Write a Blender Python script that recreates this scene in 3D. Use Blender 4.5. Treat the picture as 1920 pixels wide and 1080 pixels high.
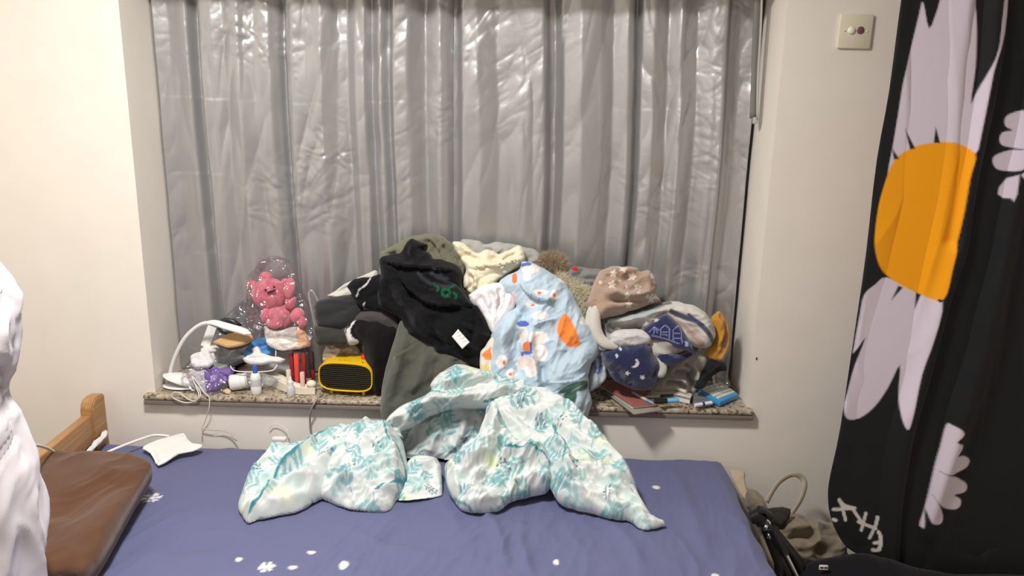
import bpy, bmesh, math, random
import numpy as np
from mathutils import Matrix, Vector

for o in list(bpy.data.objects): bpy.data.objects.remove(o)
scn = bpy.context.scene
COL = scn.collection

# ------------------------------------------------------------------ camera
F = 1600.0
PITCH, YAW, ROLL = math.radians(15.16), math.radians(-0.72), math.radians(1.21)
CAM = np.array([0.218, -2.49, 1.693])
_fw = np.array([math.sin(YAW)*math.cos(PITCH), math.cos(YAW)*math.cos(PITCH), -math.sin(PITCH)])
_r0 = np.array([math.cos(YAW), -math.sin(YAW), 0.0]); _u0 = np.cross(_r0, _fw)
_rt = math.cos(ROLL)*_r0 + math.sin(ROLL)*_u0
_up = -math.sin(ROLL)*_r0 + math.cos(ROLL)*_u0
cd = bpy.data.cameras.new('camera'); cam = bpy.data.objects.new('camera', cd); COL.objects.link(cam)
cd.sensor_width = 36.0; cd.lens = F/1920*36.0; cd.clip_start = 0.02
M4 = Matrix.Identity(4)
for i in range(3):
    M4[i][0] = _rt[i]; M4[i][1] = _up[i]; M4[i][2] = -_fw[i]; M4[i][3] = CAM[i]
cam.matrix_world = M4
scn.camera = cam

# ------------------------------------------------------------------ world, light, exposure
wd = bpy.data.worlds.new('world'); scn.world = wd; wd.use_nodes = True
wd.node_tree.nodes['Background'].inputs[0].default_value = (0.01, 0.012, 0.02, 1)   # night outside
wd.node_tree.nodes['Background'].inputs[1].default_value = 1.0
LAMP = (-0.34, -1.18, 2.58)
ld = bpy.data.lights.new('ceiling_light', 'AREA'); ld.shape = 'DISK'; ld.size = 0.30
ld.energy = 56; ld.color = (1.0, 0.97, 0.93)
lo = bpy.data.objects.new('ceiling_light', ld); COL.objects.link(lo); lo.location = (LAMP[0], LAMP[1], 2.535)
vs = scn.view_settings
vs.view_transform = 'Standard'; vs.look = 'None'; vs.gamma = 1; vs.use_curve_mapping = False
vs.exposure = 0.0

# ------------------------------------------------------------------ helpers: projection
def ray(u, v):
    return _fw + _rt*((u-960)/F) + _up*((540-v)/F)
def P(u, v, y):                       # point of the place seen at u,v at depth y
    d = ray(u, v); return CAM + d*((y-CAM[1])/d[1])
def PZ(u, v, z):
    d = ray(u, v); return CAM + d*((z-CAM[2])/d[2])
def PROJ(A):
    d = A-CAM; z = d@_fw
    return 960+F*(d@_rt)/z, 540-F*(d@_up)/z
def crop(x0, y0, s):
    return lambda pts: [(x0+p[0]/s, y0+p[1]/s) for p in pts]
Z2 = crop(560, 420, 2.8425); Z3 = crop(840, 420, 2.842); Z4 = crop(1020, 460, 3.176)
ZD = crop(420, 660, 2.2326); ZB = crop(1100, 680, 6.0); ZF = crop(1300, 760, 3.097); ZC = crop(1500, 0, 1.35)
ZL = crop(260, 470, 2.9188); ZP = crop(450, 480, 6.0); ZH = crop(1380, 860, 4.908)
SILL = 0.65; BED = 0.49

def lin(c):
    c = np.array(c, float)/255.0
    return np.where(c <= .04045, c/12.92, ((c+.055)/1.055)**2.4)

# ------------------------------------------------------------------ helpers: noise
def _hash(ix, iy, seed):
    n = (ix.astype(np.int64)*374761393 + iy.astype(np.int64)*668265263 + seed*1442695041) & 0x7fffffff
    n = ((n ^ (n >> 13))*1274126177) & 0x7fffffff
    return ((n ^ (n >> 16)) & 0xffff)/65535.0
def vnoise(x, y, seed=0):
    ix = np.floor(x); iy = np.floor(y); fx = x-ix; fy = y-iy
    fx = fx*fx*fx*(fx*(fx*6-15)+10); fy = fy*fy*fy*(fy*(fy*6-15)+10)
    a = _hash(ix, iy, seed); b = _hash(ix+1, iy, seed); c = _hash(ix, iy+1, seed); d = _hash(ix+1, iy+1, seed)
    return (a*(1-fx)+b*fx)*(1-fy)+(c*(1-fx)+d*fx)*fy
def gnoise(x, y, seed=0):
    ix = np.floor(x); iy = np.floor(y); fx = x-ix; fy = y-iy
    sx = fx*fx*fx*(fx*(fx*6-15)+10); sy = fy*fy*fy*(fy*(fy*6-15)+10)
    def g(dx, dy):
        a = _hash(ix+dx, iy+dy, seed)*6.2832; return np.cos(a)*(fx-dx)+np.sin(a)*(fy-dy)
    return (g(0, 0)*(1-sx)+g(1, 0)*sx)*(1-sy)+(g(0, 1)*(1-sx)+g(1, 1)*sx)*sy     # about -0.7 .. 0.7
def fbm(x, y, seed=0, o=3):
    s = 0; a = .5
    for i in range(o):
        s = s+a*vnoise(x*2**i+i*17.3, y*2**i-i*9.1, seed+i); a *= .5
    return s
def wrinkle(a, b, sc, seed, ang=0.0, stretch=2.0):
    c, s = math.cos(ang), math.sin(ang)
    x = (a*c+b*s)/sc/stretch; y = (-a*s+b*c)/sc
    x = x+1.1*(fbm(x*.8+3, y*.8, seed+50, 2)-.37); y = y+1.3*(fbm(x*.8, y*.8+7, seed+60, 2)-.37)
    n1 = 1-np.minimum(np.abs(gnoise(x, y, seed))*2.1, 1); n2 = 1-np.minimum(np.abs(gnoise(x*2.1+5, y*2.1, seed+9))*2.1, 1)
    n3 = gnoise(x*.9+11, y*.9-4, seed+19)
    return (n1**1.5-.4)*.9+.4*(n2**1.5-.4)+.7*n3

# ------------------------------------------------------------------ helpers: 2-D shapes
def catmull(pts, n=6, closed=True):
    p = np.array(pts, float); m = len(p); out = []
    rng = range(m) if closed else range(m-1)
    for i in rng:
        if closed: p0, p1, p2, p3 = p[(i-1) % m], p[i], p[(i+1) % m], p[(i+2) % m]
        else: p0, p1, p2, p3 = p[max(i-1, 0)], p[i], p[i+1], p[min(i+2, m-1)]
        for k in range(n):
            t = k/n
            out.append(.5*((2*p1)+(-p0+p2)*t+(2*p0-5*p1+4*p2-p3)*t*t+(-p0+3*p1-3*p2+p3)*t**3))
    if not closed: out.append(p[-1])
    return np.array(out)
def segdist(q, poly, closed=True):
    """distance, nearest point, side (cross), arc parameter"""
    A = np.array(poly, float); Bp = np.roll(A, -1, 0) if closed else A[1:]
    if not closed: A = A[:-1]
    L = np.linalg.norm(Bp-A, axis=1); cum = np.concatenate([[0], np.cumsum(L)]); tot = max(cum[-1], 1e-9)
    D = np.empty(len(q)); NP = np.empty((len(q), 2)); SD = np.empty(len(q)); TT = np.empty(len(q))
    e = Bp-A; ee = np.maximum((e**2).sum(1), 1e-12)
    for s in range(0, len(q), 4000):
        w = q[s:s+4000][:, None, :]-A[None]
        t = np.clip((w*e[None]).sum(2)/ee, 0, 1)
        r = w-t[..., None]*e[None]; d2 = (r**2).sum(2); k = d2.argmin(1); ii = np.arange(len(k))
        D[s:s+4000] = np.sqrt(d2[ii, k]); NP[s:s+4000] = A[k]+t[ii, k][:, None]*e[k]
        SD[s:s+4000] = np.sign(e[k, 0]*r[ii, k, 1]-e[k, 1]*r[ii, k, 0]); TT[s:s+4000] = (cum[k]+t[ii, k]*L[k])/tot
    return D, NP, SD, TT
def inpoly(u, v, poly):
    p = np.array(poly, float); x1, y1 = p[:, 0], p[:, 1]; x2, y2 = np.roll(x1, -1), np.roll(y1, -1)
    r = np.zeros(len(u), bool)
    for a, b, c, d in zip(x1, y1, x2, y2):
        if b == d: continue
        m = ((b > v) != (d > v)) & (u < (c-a)*(v-b)/(d-b)+a); r ^= m
    return r

# ------------------------------------------------------------------ helpers: materials
MATS = {}
def nt(name):
    m = bpy.data.materials.new(name); m.use_nodes = True
    return m, m.node_tree.nodes, m.node_tree.links, m.node_tree.nodes['Principled BSDF']
def bump(N, L, b, scale, strength, dist=.002, detail=4, kind='noise', coord='Object', stretch=None):
    tc = N.new('ShaderNodeTexCoord')
    src = tc.outputs[coord]
    if stretch:
        mp = N.new('ShaderNodeMapping'); mp.inputs['Scale'].default_value = stretch; L.new(src, mp.inputs[0]); src = mp.outputs[0]
    t = N.new('ShaderNodeTexNoise'); t.inputs['Scale'].default_value = scale; t.inputs['Detail'].default_value = detail
    L.new(src, t.inputs['Vector'])
    bp = N.new('ShaderNodeBump'); bp.inputs['Strength'].default_value = strength; bp.inputs['Distance'].default_value = dist
    L.new(t.outputs['Fac'], bp.inputs['Height']); L.new(bp.outputs[0], b.inputs['Normal'])
    return t, src
def plain(name, rgb, rough=.5, metal=0, spec=.5, bumps=None, sheen=0, coat=0, vary=0):
    if name in MATS: return MATS[name]
    m, N, L, b = nt(name); c = lin(rgb)
    b.inputs['Base Color'].default_value = (*c, 1); b.inputs['Roughness'].default_value = rough
    b.inputs['Metallic'].default_value = metal; b.inputs['Specular IOR Level'].default_value = spec
    b.inputs['Sheen Weight'].default_value = sheen; b.inputs['Coat Weight'].default_value = coat
    t = None
    if bumps: t, _ = bump(N, L, b, *bumps)
    if vary:
        t2 = N.new('ShaderNodeTexNoise'); t2.inputs['Scale'].default_value = 9; t2.inputs['Detail'].default_value = 5
        tc = N.new('ShaderNodeTexCoord'); L.new(tc.outputs['Object'], t2.inputs['Vector'])
        r = N.new('ShaderNodeMapRange'); r.inputs[1].default_value = .3; r.inputs[2].default_value = .7
        r.inputs[3].default_value = 1-vary; r.inputs[4].default_value = 1+vary*.3
        L.new(t2.outputs['Fac'], r.inputs[0])
        mx = N.new('ShaderNodeMix'); mx.data_type = 'RGBA'; mx.blend_type = 'MULTIPLY'; mx.inputs[0].default_value = 1
        mx.inputs[6].default_value = (*c, 1); L.new(r.outputs[0], mx.inputs[7]); L.new(mx.outputs[2], b.inputs['Base Color'])
    MATS[name] = m; return m
def cloth_mat(name, rough=.9, sheen=.15, spec=.25, weave=700, ws=.25, fold=None, dist=.001):
    """fabric whose colour is the dye/print stored with the mesh"""
    if name in MATS: return MATS[name]
    m, N, L, b = nt(name)
    at = N.new('ShaderNodeAttribute'); at.attribute_name = 'dye'; L.new(at.outputs['Color'], b.inputs['Base Color'])
    b.inputs['Roughness'].default_value = rough; b.inputs['Sheen Weight'].default_value = sheen
    b.inputs['Specular IOR Level'].default_value = spec
    bump(N, L, b, weave, ws, dist, 3)
    MATS[name] = m; return m
def plastic_film(name='clear_film', tint=(.95, .95, .97), gloss=.22, rough=.12, milky=0.0):
    if name in MATS: return MATS[name]
    m, N, L, b = nt(name); N.remove(b)
    out = N['Material Output']
    tr = N.new('ShaderNodeBsdfTransparent'); tr.inputs[0].default_value = (*tint, 1)
    gl = N.new('ShaderNodeBsdfGlossy'); gl.inputs['Roughness'].default_value = rough
    lw = N.new('ShaderNodeLayerWeight'); lw.inputs[0].default_value = .35
    ma = N.new('ShaderNodeMath'); ma.operation = 'MULTIPLY_ADD'; ma.inputs[1].default_value = .35; ma.inputs[2].default_value = gloss*.35
    L.new(lw.outputs['Fresnel'], ma.inputs[0])
    mix = N.new('ShaderNodeMixShader'); L.new(ma.outputs[0], mix.inputs[0]); L.new(tr.outputs[0], mix.inputs[1]); L.new(gl.outputs[0], mix.inputs[2])
    df = N.new('ShaderNodeBsdfDiffuse'); df.inputs[0].default_value = (.8, .8, .82, 1)
    m2 = N.new('ShaderNodeMixShader'); m2.inputs[0].default_value = milky
    L.new(mix.outputs[0], m2.inputs[1]); L.new(df.outputs[0], m2.inputs[2]); L.new(m2.outputs[0], out.inputs[0])
    tc = N.new('ShaderNodeTexCoord'); t = N.new('ShaderNodeTexNoise'); t.inputs['Scale'].default_value = 45; t.inputs['Detail'].default_value = 3
    L.new(tc.outputs['Object'], t.inputs['Vector']); bp = N.new('ShaderNodeBump'); bp.inputs['Strength'].default_value = .6; bp.inputs['Distance'].default_value = .006
    L.new(t.outputs['Fac'], bp.inputs['Height']); L.new(bp.outputs[0], gl.inputs['Normal'])
    MATS[name] = m; return m

# ------------------------------------------------------------------ helpers: objects
def mesh_obj(name, V, Fc, mats, parent=None, col=None, mi=None, smooth=True, origin=None):
    V = np.asarray(V, float)
    if origin is None:
        if parent is not None:
            origin = np.zeros(3); q_ = parent
            while q_ is not None: origin = origin+np.array(q_.location); q_ = q_.parent
        else:
            lo_, hi_ = V.min(0), V.max(0); origin = np.array([(lo_[0]+hi_[0])/2, (lo_[1]+hi_[1])/2, lo_[2]])
    me = bpy.data.meshes.new(name)
    me.from_pydata((V-origin).tolist(), [], [tuple(int(i) for i in f) for f in Fc])
    if not isinstance(mats, (list, tuple)): mats = [mats]
    for m in mats: me.materials.append(m)
    if mi is not None: me.polygons.foreach_set('material_index', np.asarray(mi, np.int32))
    if smooth is True: me.polygons.foreach_set('use_smooth', np.ones(len(me.polygons), bool))
    if col is not None:
        at = me.color_attributes.new('dye', 'FLOAT_COLOR', 'POINT')
        c4 = np.ones((len(V), 4)); c4[:, :3] = col
        at.data.foreach_set('color', c4.ravel().astype(np.float32))
    me.update()
    o = bpy.data.objects.new(name, me); COL.objects.link(o)
    if smooth == 'auto':
        me.polygons.foreach_set('use_smooth', np.ones(len(me.polygons), bool))
        me.set_sharp_from_angle(angle=math.radians(38))
    if parent is not None:
        o.parent = parent
    else: o.location = origin
    return o
def thing(name, label, cat, loc, group=None):
    o = bpy.data.objects.new(name, None); COL.objects.link(o); o.location = tuple(float(x) for x in loc)
    o.empty_display_size = .05; o['label'] = label; o['category'] = cat
    if group: o['group'] = group
    bpy.context.view_layer.update()
    return o
def tag(o, label, cat, group=None):
    o['label'] = label; o['category'] = cat
    if group: o['group'] = group
    return o
def struct(o, label=None):
    o['kind'] = 'structure'
    if label: o['label'] = label
    return o
def merge(lst):
    V, Fc, n = [], [], 0
    for v, f in lst:
        v = np.asarray(v, float); V.append(v); Fc += [tuple(i+n for i in q) for q in f]; n += len(v)
    return np.concatenate(V), Fc
def bm_out(bm):
    bm.verts.ensure_lookup_table(); V = np.array([v.co[:] for v in bm.verts]); Fc = [tuple(v.index for v in f.verts) for f in bm.faces]; bm.free(); return V, Fc
def rbox(c, s, bev=.003, rot=None, seg=2):
    bm = bmesh.new(); bmesh.ops.create_cube(bm, size=1)
    for v in bm.verts: v.co = Vector((v.co.x*s[0], v.co.y*s[1], v.co.z*s[2]))
    if bev > 0: bmesh.ops.bevel(bm, geom=list(bm.edges), offset=bev, segments=seg, affect='EDGES', profile=.5)
    V, Fc = bm_out(bm)
    if rot is not None: V = V@np.array(rot).T
    return V+np.array(c, float), Fc
def rotz(a): c, s = math.cos(a), math.sin(a); return np.array([[c, -s, 0], [s, c, 0], [0, 0, 1]])
def rotx(a): c, s = math.cos(a), math.sin(a); return np.array([[1, 0, 0], [0, c, -s], [0, s, c]])
def roty(a): c, s = math.cos(a), math.sin(a); return np.array([[c, 0, s], [0, 1, 0], [-s, 0, c]])
def ell(c, r, rot=None, n=16, m=10, pw=1.0):
    V, Fc = [], []
    for i in range(m+1):
        ph = math.pi*i/m
        for j in range(n):
            th = 2*math.pi*j/n; V.append((math.sin(ph)*math.cos(th), math.sin(ph)*math.sin(th), math.cos(ph)))
    for i in range(m):
        for j in range(n): Fc.append((i*n+j, (i+1)*n+j, (i+1)*n+(j+1) % n, i*n+(j+1) % n))
    V = np.array(V)
    if pw != 1: V = np.sign(V)*np.abs(V)**pw
    V = V*np.array(r)
    if rot is not None: V = V@np.array(rot).T
    return V+np.array(c, float), Fc
def lathe(prof, c, n=20, axis=None):
    V, Fc = [], []
    for r, z in prof:
        for j in range(n): V.append((r*math.cos(2*math.pi*j/n), r*math.sin(2*math.pi*j/n), z))
    for i in range(len(prof)-1):
        for j in range(n): Fc.append((i*n+j, i*n+(j+1) % n, (i+1)*n+(j+1) % n, (i+1)*n+j))
    Fc.append(tuple(range(n-1, -1, -1))); Fc.append(tuple((len(prof)-1)*n+j for j in range(n)))
    V = np.array(V)
    if axis is not None: V = V@np.array(axis).T
    return V+np.array(c, float), Fc
def tube(pts, r, n=8, smooth=4, flat=1.0, closed=False, side=None):
    p = np.array(pts, float)
    if smooth > 1: p = catmull(p, smooth, closed)
    k = len(p); rr = np.interp(np.linspace(0, 1, k), np.linspace(0, 1, len(np.atleast_1d(r))), np.atleast_1d(r)) if np.ndim(r) else np.full(k, r)
    V, Fc = [], []; up = np.array(side if side is not None else (0.13, -1, .21)); up = up/np.linalg.norm(up)
    for i in range(k):
        t = p[min(i+1, k-1)]-p[max(i-1, 0)]; t = t/max(np.linalg.norm(t), 1e-9)
        a = up-t*(up@t)
        if np.linalg.norm(a) < 1e-3: a = np.array([1., 0, 0])-t*t[0]
        a = a/np.linalg.norm(a); up = a if side is None else up; b = np.cross(t, a)
        for j in range(n):
            th = 2*math.pi*j/n; V.append(p[i]+rr[i]*(math.cos(th)*a*flat+math.sin(th)*b))
    for i in range(k-1):
        for j in range(n): Fc.append((i*n+j, (i+1)*n+j, (i+1)*n+(j+1) % n, i*n+(j+1) % n))
    Fc.append(tuple(range(n))); Fc.append(tuple((k-1)*n+j for j in range(n-1, -1, -1)))
    return np.array(V), Fc
def prism(pts2, z0, z1):             # pts2: world xy polygon, extruded up
    n = len(pts2); V = [(x, y, z0) for x, y in pts2]+[(x, y, z1) for x, y in pts2]
    a = sum(pts2[i][0]*pts2[(i+1) % n][1]-pts2[(i+1) % n][0]*pts2[i][1] for i in range(n))
    Fc = [tuple(range(n-1, -1, -1)), tuple(range(n, 2*n))]+[(i, (i+1) % n, n+(i+1) % n, n+i) for i in range(n)]
    if a < 0: Fc = [tuple(reversed(f)) for f in Fc]
    return np.array(V, float), Fc
def slab(px, ztop, thick, bev=.0015):  # a thin solid whose top outline is seen at these pixels at height ztop
    pts = [tuple(PZ(u, v, ztop)[:2]) for u, v in px]
    V, Fc = prism(pts, ztop-thick, ztop)
    if bev:
        bm = bmesh.new(); vs_ = [bm.verts.new(v) for v in V]
        for f in Fc: bm.faces.new([vs_[i] for i in f])
        bmesh.ops.bevel(bm, geom=list(bm.edges), offset=bev, segments=2, affect='EDGES', profile=.5)
        return bm_out(bm)
    return V, Fc

# ------------------------------------------------------------------ the cloth builder
def patch(outline, plane, T=.02, Tb=None, edge=.03, step=.004, folds=(), bumps=(), wr=(), dye=(200, 200, 200), paint=None,
          zmin=None, ymax=None, xmin=None, n=6, wob=.0022, vary=.06, seed=1, famp=1.35):
    """a soft piece of fabric: outline (pixels) laid on its own plane, filled out to both sides, folded and wrinkled.
       plane = (u, v_low, y_low, v_high, y_high, slope)"""
    u0, v1, y1, v2, y2 = plane[:5]; sl = plane[5] if len(plane) > 5 else 0.0
    O = P(u0, v1, y1); e2 = P(u0, v2, y2)-O; e2 = e2/np.linalg.norm(e2)
    e1 = np.array([1.0, sl, 0]); e1 = e1-e2*(e1@e2); e1 /= np.linalg.norm(e1); nn = np.cross(e1, e2)
    def to2(pts):
        r = []
        for u, v in pts:
            d = ray(u, v); q = CAM+d*((nn@(O-CAM))/(nn@d))-O; r.append((q@e1, q@e2))
        return np.array(r)
    poly = to2(catmull(outline, n))
    if wob:
        s_ = np.arange(len(poly)); poly = poly+wob*np.stack([vnoise(s_*.37, s_*0+3., seed)-.5, vnoise(s_*.41, s_*0+9., seed+3)-.5], 1)*2
    lo_ = poly.min(0)-2*step; hi_ = poly.max(0)+2*step
    nx = int((hi_[0]-lo_[0])/step)+2; ny = int((hi_[1]-lo_[1])/step)+2
    gx, gy = np.meshgrid(lo_[0]+np.arange(nx)*step, lo_[1]+np.arange(ny)*step); q = np.stack([gx.ravel(), gy.ravel()], 1)
    ins = inpoly(q[:, 0], q[:, 1], poly)
    I = ins.reshape(ny, nx)
    c_any = I[:-1, :-1] | I[1:, :-1] | I[:-1, 1:] | I[1:, 1:]
    used = np.zeros((ny, nx), bool)
    used[:-1, :-1] |= c_any; used[1:, :-1] |= c_any; used[:-1, 1:] |= c_any; used[1:, 1:] |= c_any
    idx = -np.ones(ny*nx, int); us = np.nonzero(used.ravel())[0]; idx[us] = np.arange(len(us))
    q = q[us]; ins = ins[us]
    D, NPt, _, _ = segdist(q, poly)
    q = np.where(ins[:, None], q, NPt); D = np.where(ins, D, 0)
    a, b = q[:, 0], q[:, 1]
    e = np.clip(D/edge, 0, 1); prof = np.sqrt(np.clip(1-(1-e)**2, 0, 1)); soft = np.clip(D/(edge*.6), 0, 1); soft = soft*soft*(3-2*soft); soft2 = np.clip(D/(edge*.3), 0, 1)
    h = T*prof
    for (pu, pv, rad, amp) in bumps:
        c = to2([(pu, pv)])[0]; h = h+soft*amp*np.exp(-((a-c[0])**2+(b-c[1])**2)/rad**2)
    for fd in folds:
        pts, w, amp, kind = fd[:4]; amp = amp*famp
        pl = to2(catmull(pts, 5, False)); d, _, sd, tt = segdist(q, pl, False)
        tap = np.clip(np.minimum(tt, 1-tt)*5, 0, 1) if kind != 'flat' else 1
        if kind == 'step':      # one layer lying over the next: drops on the right-hand side of the line
            h = h+soft*amp*np.where(sd > 0, np.exp(-d/w), -0.15*np.exp(-d/w*2.5))*tap
        elif kind == 'stepflat': h = h+soft*amp*np.where(sd < 0, np.exp(-d/w/1.0), 0)*0
        else: h = h+soft*amp*np.exp(-(d/w)**2)*tap
    for (amp, sc, sd_, ang, st) in wr:
        h = h+soft2*amp*1.5*wrinkle(a, b, sc, sd_, ang, st)
    W3 = O+a[:, None]*e1+b[:, None]*e2+h[:, None]*nn
    Tb = T*.6 if Tb is None else Tb
    back = O+a[:, None]*e1+b[:, None]*e2-(Tb*prof)[:, None]*nn
    u_, v_ = PROJ(O+a[:, None]*e1+b[:, None]*e2)
    c = np.tile(lin(dye), (len(q), 1))
    if vary: c = c*(1-vary+2*vary*fbm(a*14+seed, b*14, seed+5, 3))[:, None]
    if paint is not None: c = paint(c, a, b, u_, v_)
    bi = np.nonzero(D > step*.05)[0]; mp = np.arange(len(q)); mp[bi] = len(q)+np.arange(len(bi))
    V = np.concatenate([W3, back[bi]]); C = np.concatenate([c, c[bi]])
    if zmin is not None: V[:, 2] = np.maximum(V[:, 2], zmin)
    if xmin is not None: V[:, 0] = np.maximum(V[:, 0], xmin)
    if ymax is not None: V[:, 1] = np.minimum(V[:, 1], ymax)
    G = idx.reshape(ny, nx); jj, ii = np.nonzero(c_any)
    A_, B_, C_, D_ = G[jj, ii], G[jj, ii+1], G[jj+1, ii+1], G[jj+1, ii]
    Fc = np.concatenate([np.stack([A_, B_, C_, D_], 1), np.stack([mp[D_], mp[C_], mp[B_], mp[A_]], 1)])
    return V, Fc, C
def cloth(name, patches, mat, label=None, cat=None, group=None, parent=None, mi=None):
    V, Fc, C, M, n = [], [], [], [], 0
    for k, (v, f, c) in enumerate(patches):
        V.append(v); Fc.append(f+n); C.append(c); n += len(v); M += [0 if mi is None else mi[k]]*len(f)
    o = mesh_obj(name, np.concatenate(V), np.concatenate(Fc), mat, parent, np.concatenate(C), M)
    if label: tag(o, label, cat, group)
    return o
def fillp(c, u, v, poly, rgb, k=1.0, w=1.3):     # polygon print with a soft edge about one pixel wide
    m = inpoly(u, v, poly); d, _, _, _ = segdist(np.stack([u, v], 1), poly)
    f = np.clip(.5+np.where(m, d, -d)/w/2, 0, 1)[:, None]*k
    return c*(1-f)+lin(rgb)*f
def fill(c, mask, rgb, k=1.0):
    c = c.copy(); c[mask] = c[mask]*(1-k)+lin(rgb)*k; return c
def stroke(c, u, v, pts, w, rgb, k=1.0, sm=4):
    pl = catmull(pts, sm, False) if len(pts) > 2 else np.array(pts, float)
    d, _, _, _ = segdist(np.stack([u, v], 1), pl, False)
    m = np.clip((w-d)/max(w*.35, 1e-6), 0, 1)[:, None]*k
    return c*(1-m)+lin(rgb)*m
def star(u, v, cu, cv, r, rot=0):
    a = np.arctan2(v-cv, u-cu)+rot; d = np.hypot(u-cu, v-cv)
    k = np.abs(((a/(2*math.pi/5)) % 1)-.5)*2
    return d < r*(.45+.55*k**1.3)

# ================================================================== the room
m_wall = plain('wall_paint', (236, 229, 219), .75, 0, .3, (60, .12, .002), vary=.03)
m_ceil = plain('ceiling_paint', (238, 236, 230), .8)
m_floor = plain('floor_tile', (150, 138, 124), .4, bumps=(25, .1, .002), vary=.1)
XL, XR = -0.93, 0.93
LEFT, RIGHT, FRONT, TOP = -1.50, 2.05, -3.3, 2.65
LINTEL = 1.935
wb = [rbox(((LEFT+XL)/2, .07, TOP/2), (XL-LEFT, .14, TOP), 0), rbox(((RIGHT+XR)/2, .07, TOP/2), (RIGHT-XR, .14, TOP), 0),
      rbox((0, .07, (SILL-.03)/2), (XR-XL, .14, SILL-.03), 0), rbox((0, .07, (TOP+LINTEL)/2), (XR-XL, .14, TOP-LINTEL), 0),
      rbox((XL-.06, .37, TOP/2), (.12, .46, TOP), 0), rbox((XR+.06, .37, TOP/2), (.12, .46, TOP), 0),
      rbox((0, .37, LINTEL+.06), (XR-XL, .46, .12), 0), rbox((0, .37, (SILL-.03)/2), (XR-XL, .46, SILL-.03), 0)]
V, Fc = merge(wb)
wall_back = struct(mesh_obj('wall_back', V, Fc, m_wall, smooth=False), 'cream painted wall with the window recess')
for (nm, c, s, m) in (('wall_left', (LEFT-.05, FRONT/2+.0, TOP/2), (.1, -FRONT, TOP), m_wall), ('wall_right', (RIGHT+.05, FRONT/2, TOP/2), (.1, -FRONT, TOP), m_wall),
                      ('wall_front', ((LEFT+RIGHT)/2, FRONT-.05, TOP/2), (RIGHT-LEFT+.2, .1, TOP), m_wall),
                      ('ceiling', ((LEFT+RIGHT)/2, FRONT/2, TOP+.05), (RIGHT-LEFT+.2, -FRONT+.2, .1), m_ceil),
                      ('floor', ((LEFT+RIGHT)/2, FRONT/2, -.05), (RIGHT-LEFT+.2, -FRONT+.2, .1), m_floor)):
    V, Fc = rbox(c, s, 0); struct(mesh_obj(nm, V, Fc, m, smooth=False))
# window behind the curtain
m_alu = plain('window_aluminium', (150, 152, 155), .4, .6)
w1 = bpy.data.objects.new('window_1', None); COL.objects.link(w1); w1.location = (0, .56, SILL); struct(w1, 'sliding window hidden behind the silver curtain')
V, Fc = merge([rbox((0, .57, SILL+.03), (1.86, .05, .06), .003), rbox((0, .57, LINTEL-.03), (1.86, .05, .06), .003), rbox((XL+.03, .57, 1.31), (.06, .05, 1.32), .003),
               rbox((XR-.03, .57, 1.31), (.06, .05, 1.32), .003), rbox((0, .57, 1.31), (.06, .05, 1.32), .003)])
mesh_obj('window_frame', V, Fc, m_alu, w1, smooth=False)
m_glass = plastic_film('window_glass', (.9, .93, .92), .3, .02)
for sx in (-1, 1):
    V, Fc = rbox((sx*.45, .57, 1.31), (.84, .006, 1.2), 0); mesh_obj('pane', V, Fc, m_glass, w1, smooth=False)

# granite sill
def granite():
    m, N, L, b = nt('granite')
    tc = N.new('ShaderNodeTexCoord')
    v1 = N.new('ShaderNodeTexVoronoi'); v1.inputs['Scale'].default_value = 120; L.new(tc.outputs['Object'], v1.inputs['Vector'])
    n1 = N.new('ShaderNodeTexNoise'); n1.inputs['Scale'].default_value = 40; n1.inputs['Detail'].default_value = 5; L.new(tc.outputs['Object'], n1.inputs['Vector'])
    bw = N.new('ShaderNodeSeparateColor'); L.new(v1.outputs['Color'], bw.inputs[0])
    r = N.new('ShaderNodeValToRGB'); cr = r.color_ramp; cr.interpolation = 'CONSTANT'
    cols = [(0, (104, 94, 84)), (.10, (172, 160, 140)), (.35, (190, 178, 156)), (.55, (160, 147, 126)), (.72, (182, 170, 150)), (.92, (124, 112, 98))]
    cr.elements[0].position = 0; cr.elements[0].color = (*lin(cols[0][1]), 1)
    cr.elements[1].position = cols[1][0]; cr.elements[1].color = (*lin(cols[1][1]), 1)
    for p_, c_ in cols[2:]:
        e_ = cr.elements.new(p_); e_.color = (*lin(c_), 1)
    L.new(bw.outputs[0], r.inputs[0])
    r2 = N.new('ShaderNodeValToRGB'); r2.color_ramp.elements[0].position = .3; r2.color_ramp.elements[0].color = (.55, .5, .46, 1)
    r2.color_ramp.elements[1].position = .55; r2.color_ramp.elements[1].color = (1, 1, 1, 1); L.new(n1.outputs['Fac'], r2.inputs[0])
    mx = N.new('ShaderNodeMix'); mx.data_type = 'RGBA'; mx.blend_type = 'MULTIPLY'; mx.inputs[0].default_value = .8
    L.new(r.outputs[0], mx.inputs[6]); L.new(r2.outputs[0], mx.inputs[7]); L.new(mx.outputs[2], b.inputs['Base Color'])
    b.inputs['Roughness'].default_value = .22
    return m
m_gran = granite(); m_gran2 = plain('granite_unpolished', (128, 118, 108), .7, bumps=(120, .3, .002), vary=.15)
xa = P(268, 738, -.02)[0]; xb = P(1414, 768, -.02)[0]
sill = struct(mesh_obj('trim_1', *merge([rbox(((XL+XR)/2, .27, SILL-.009), (XR-XL-.002, .50, .018), .0), rbox(((xa+xb)/2, -.0005, SILL-.009), (xb-xa, .053, .018), .008, seg=3)]), m_gran, smooth='auto'), 'speckled beige granite window sill')
struct(mesh_obj('trim_2', *merge([rbox(((xa+xb)/2, -.002, SILL-.026), (xb-xa-.001, .046, .017), .004)]), m_gran2, smooth='auto'), 'unpolished lower edge strip of the granite sill')
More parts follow.
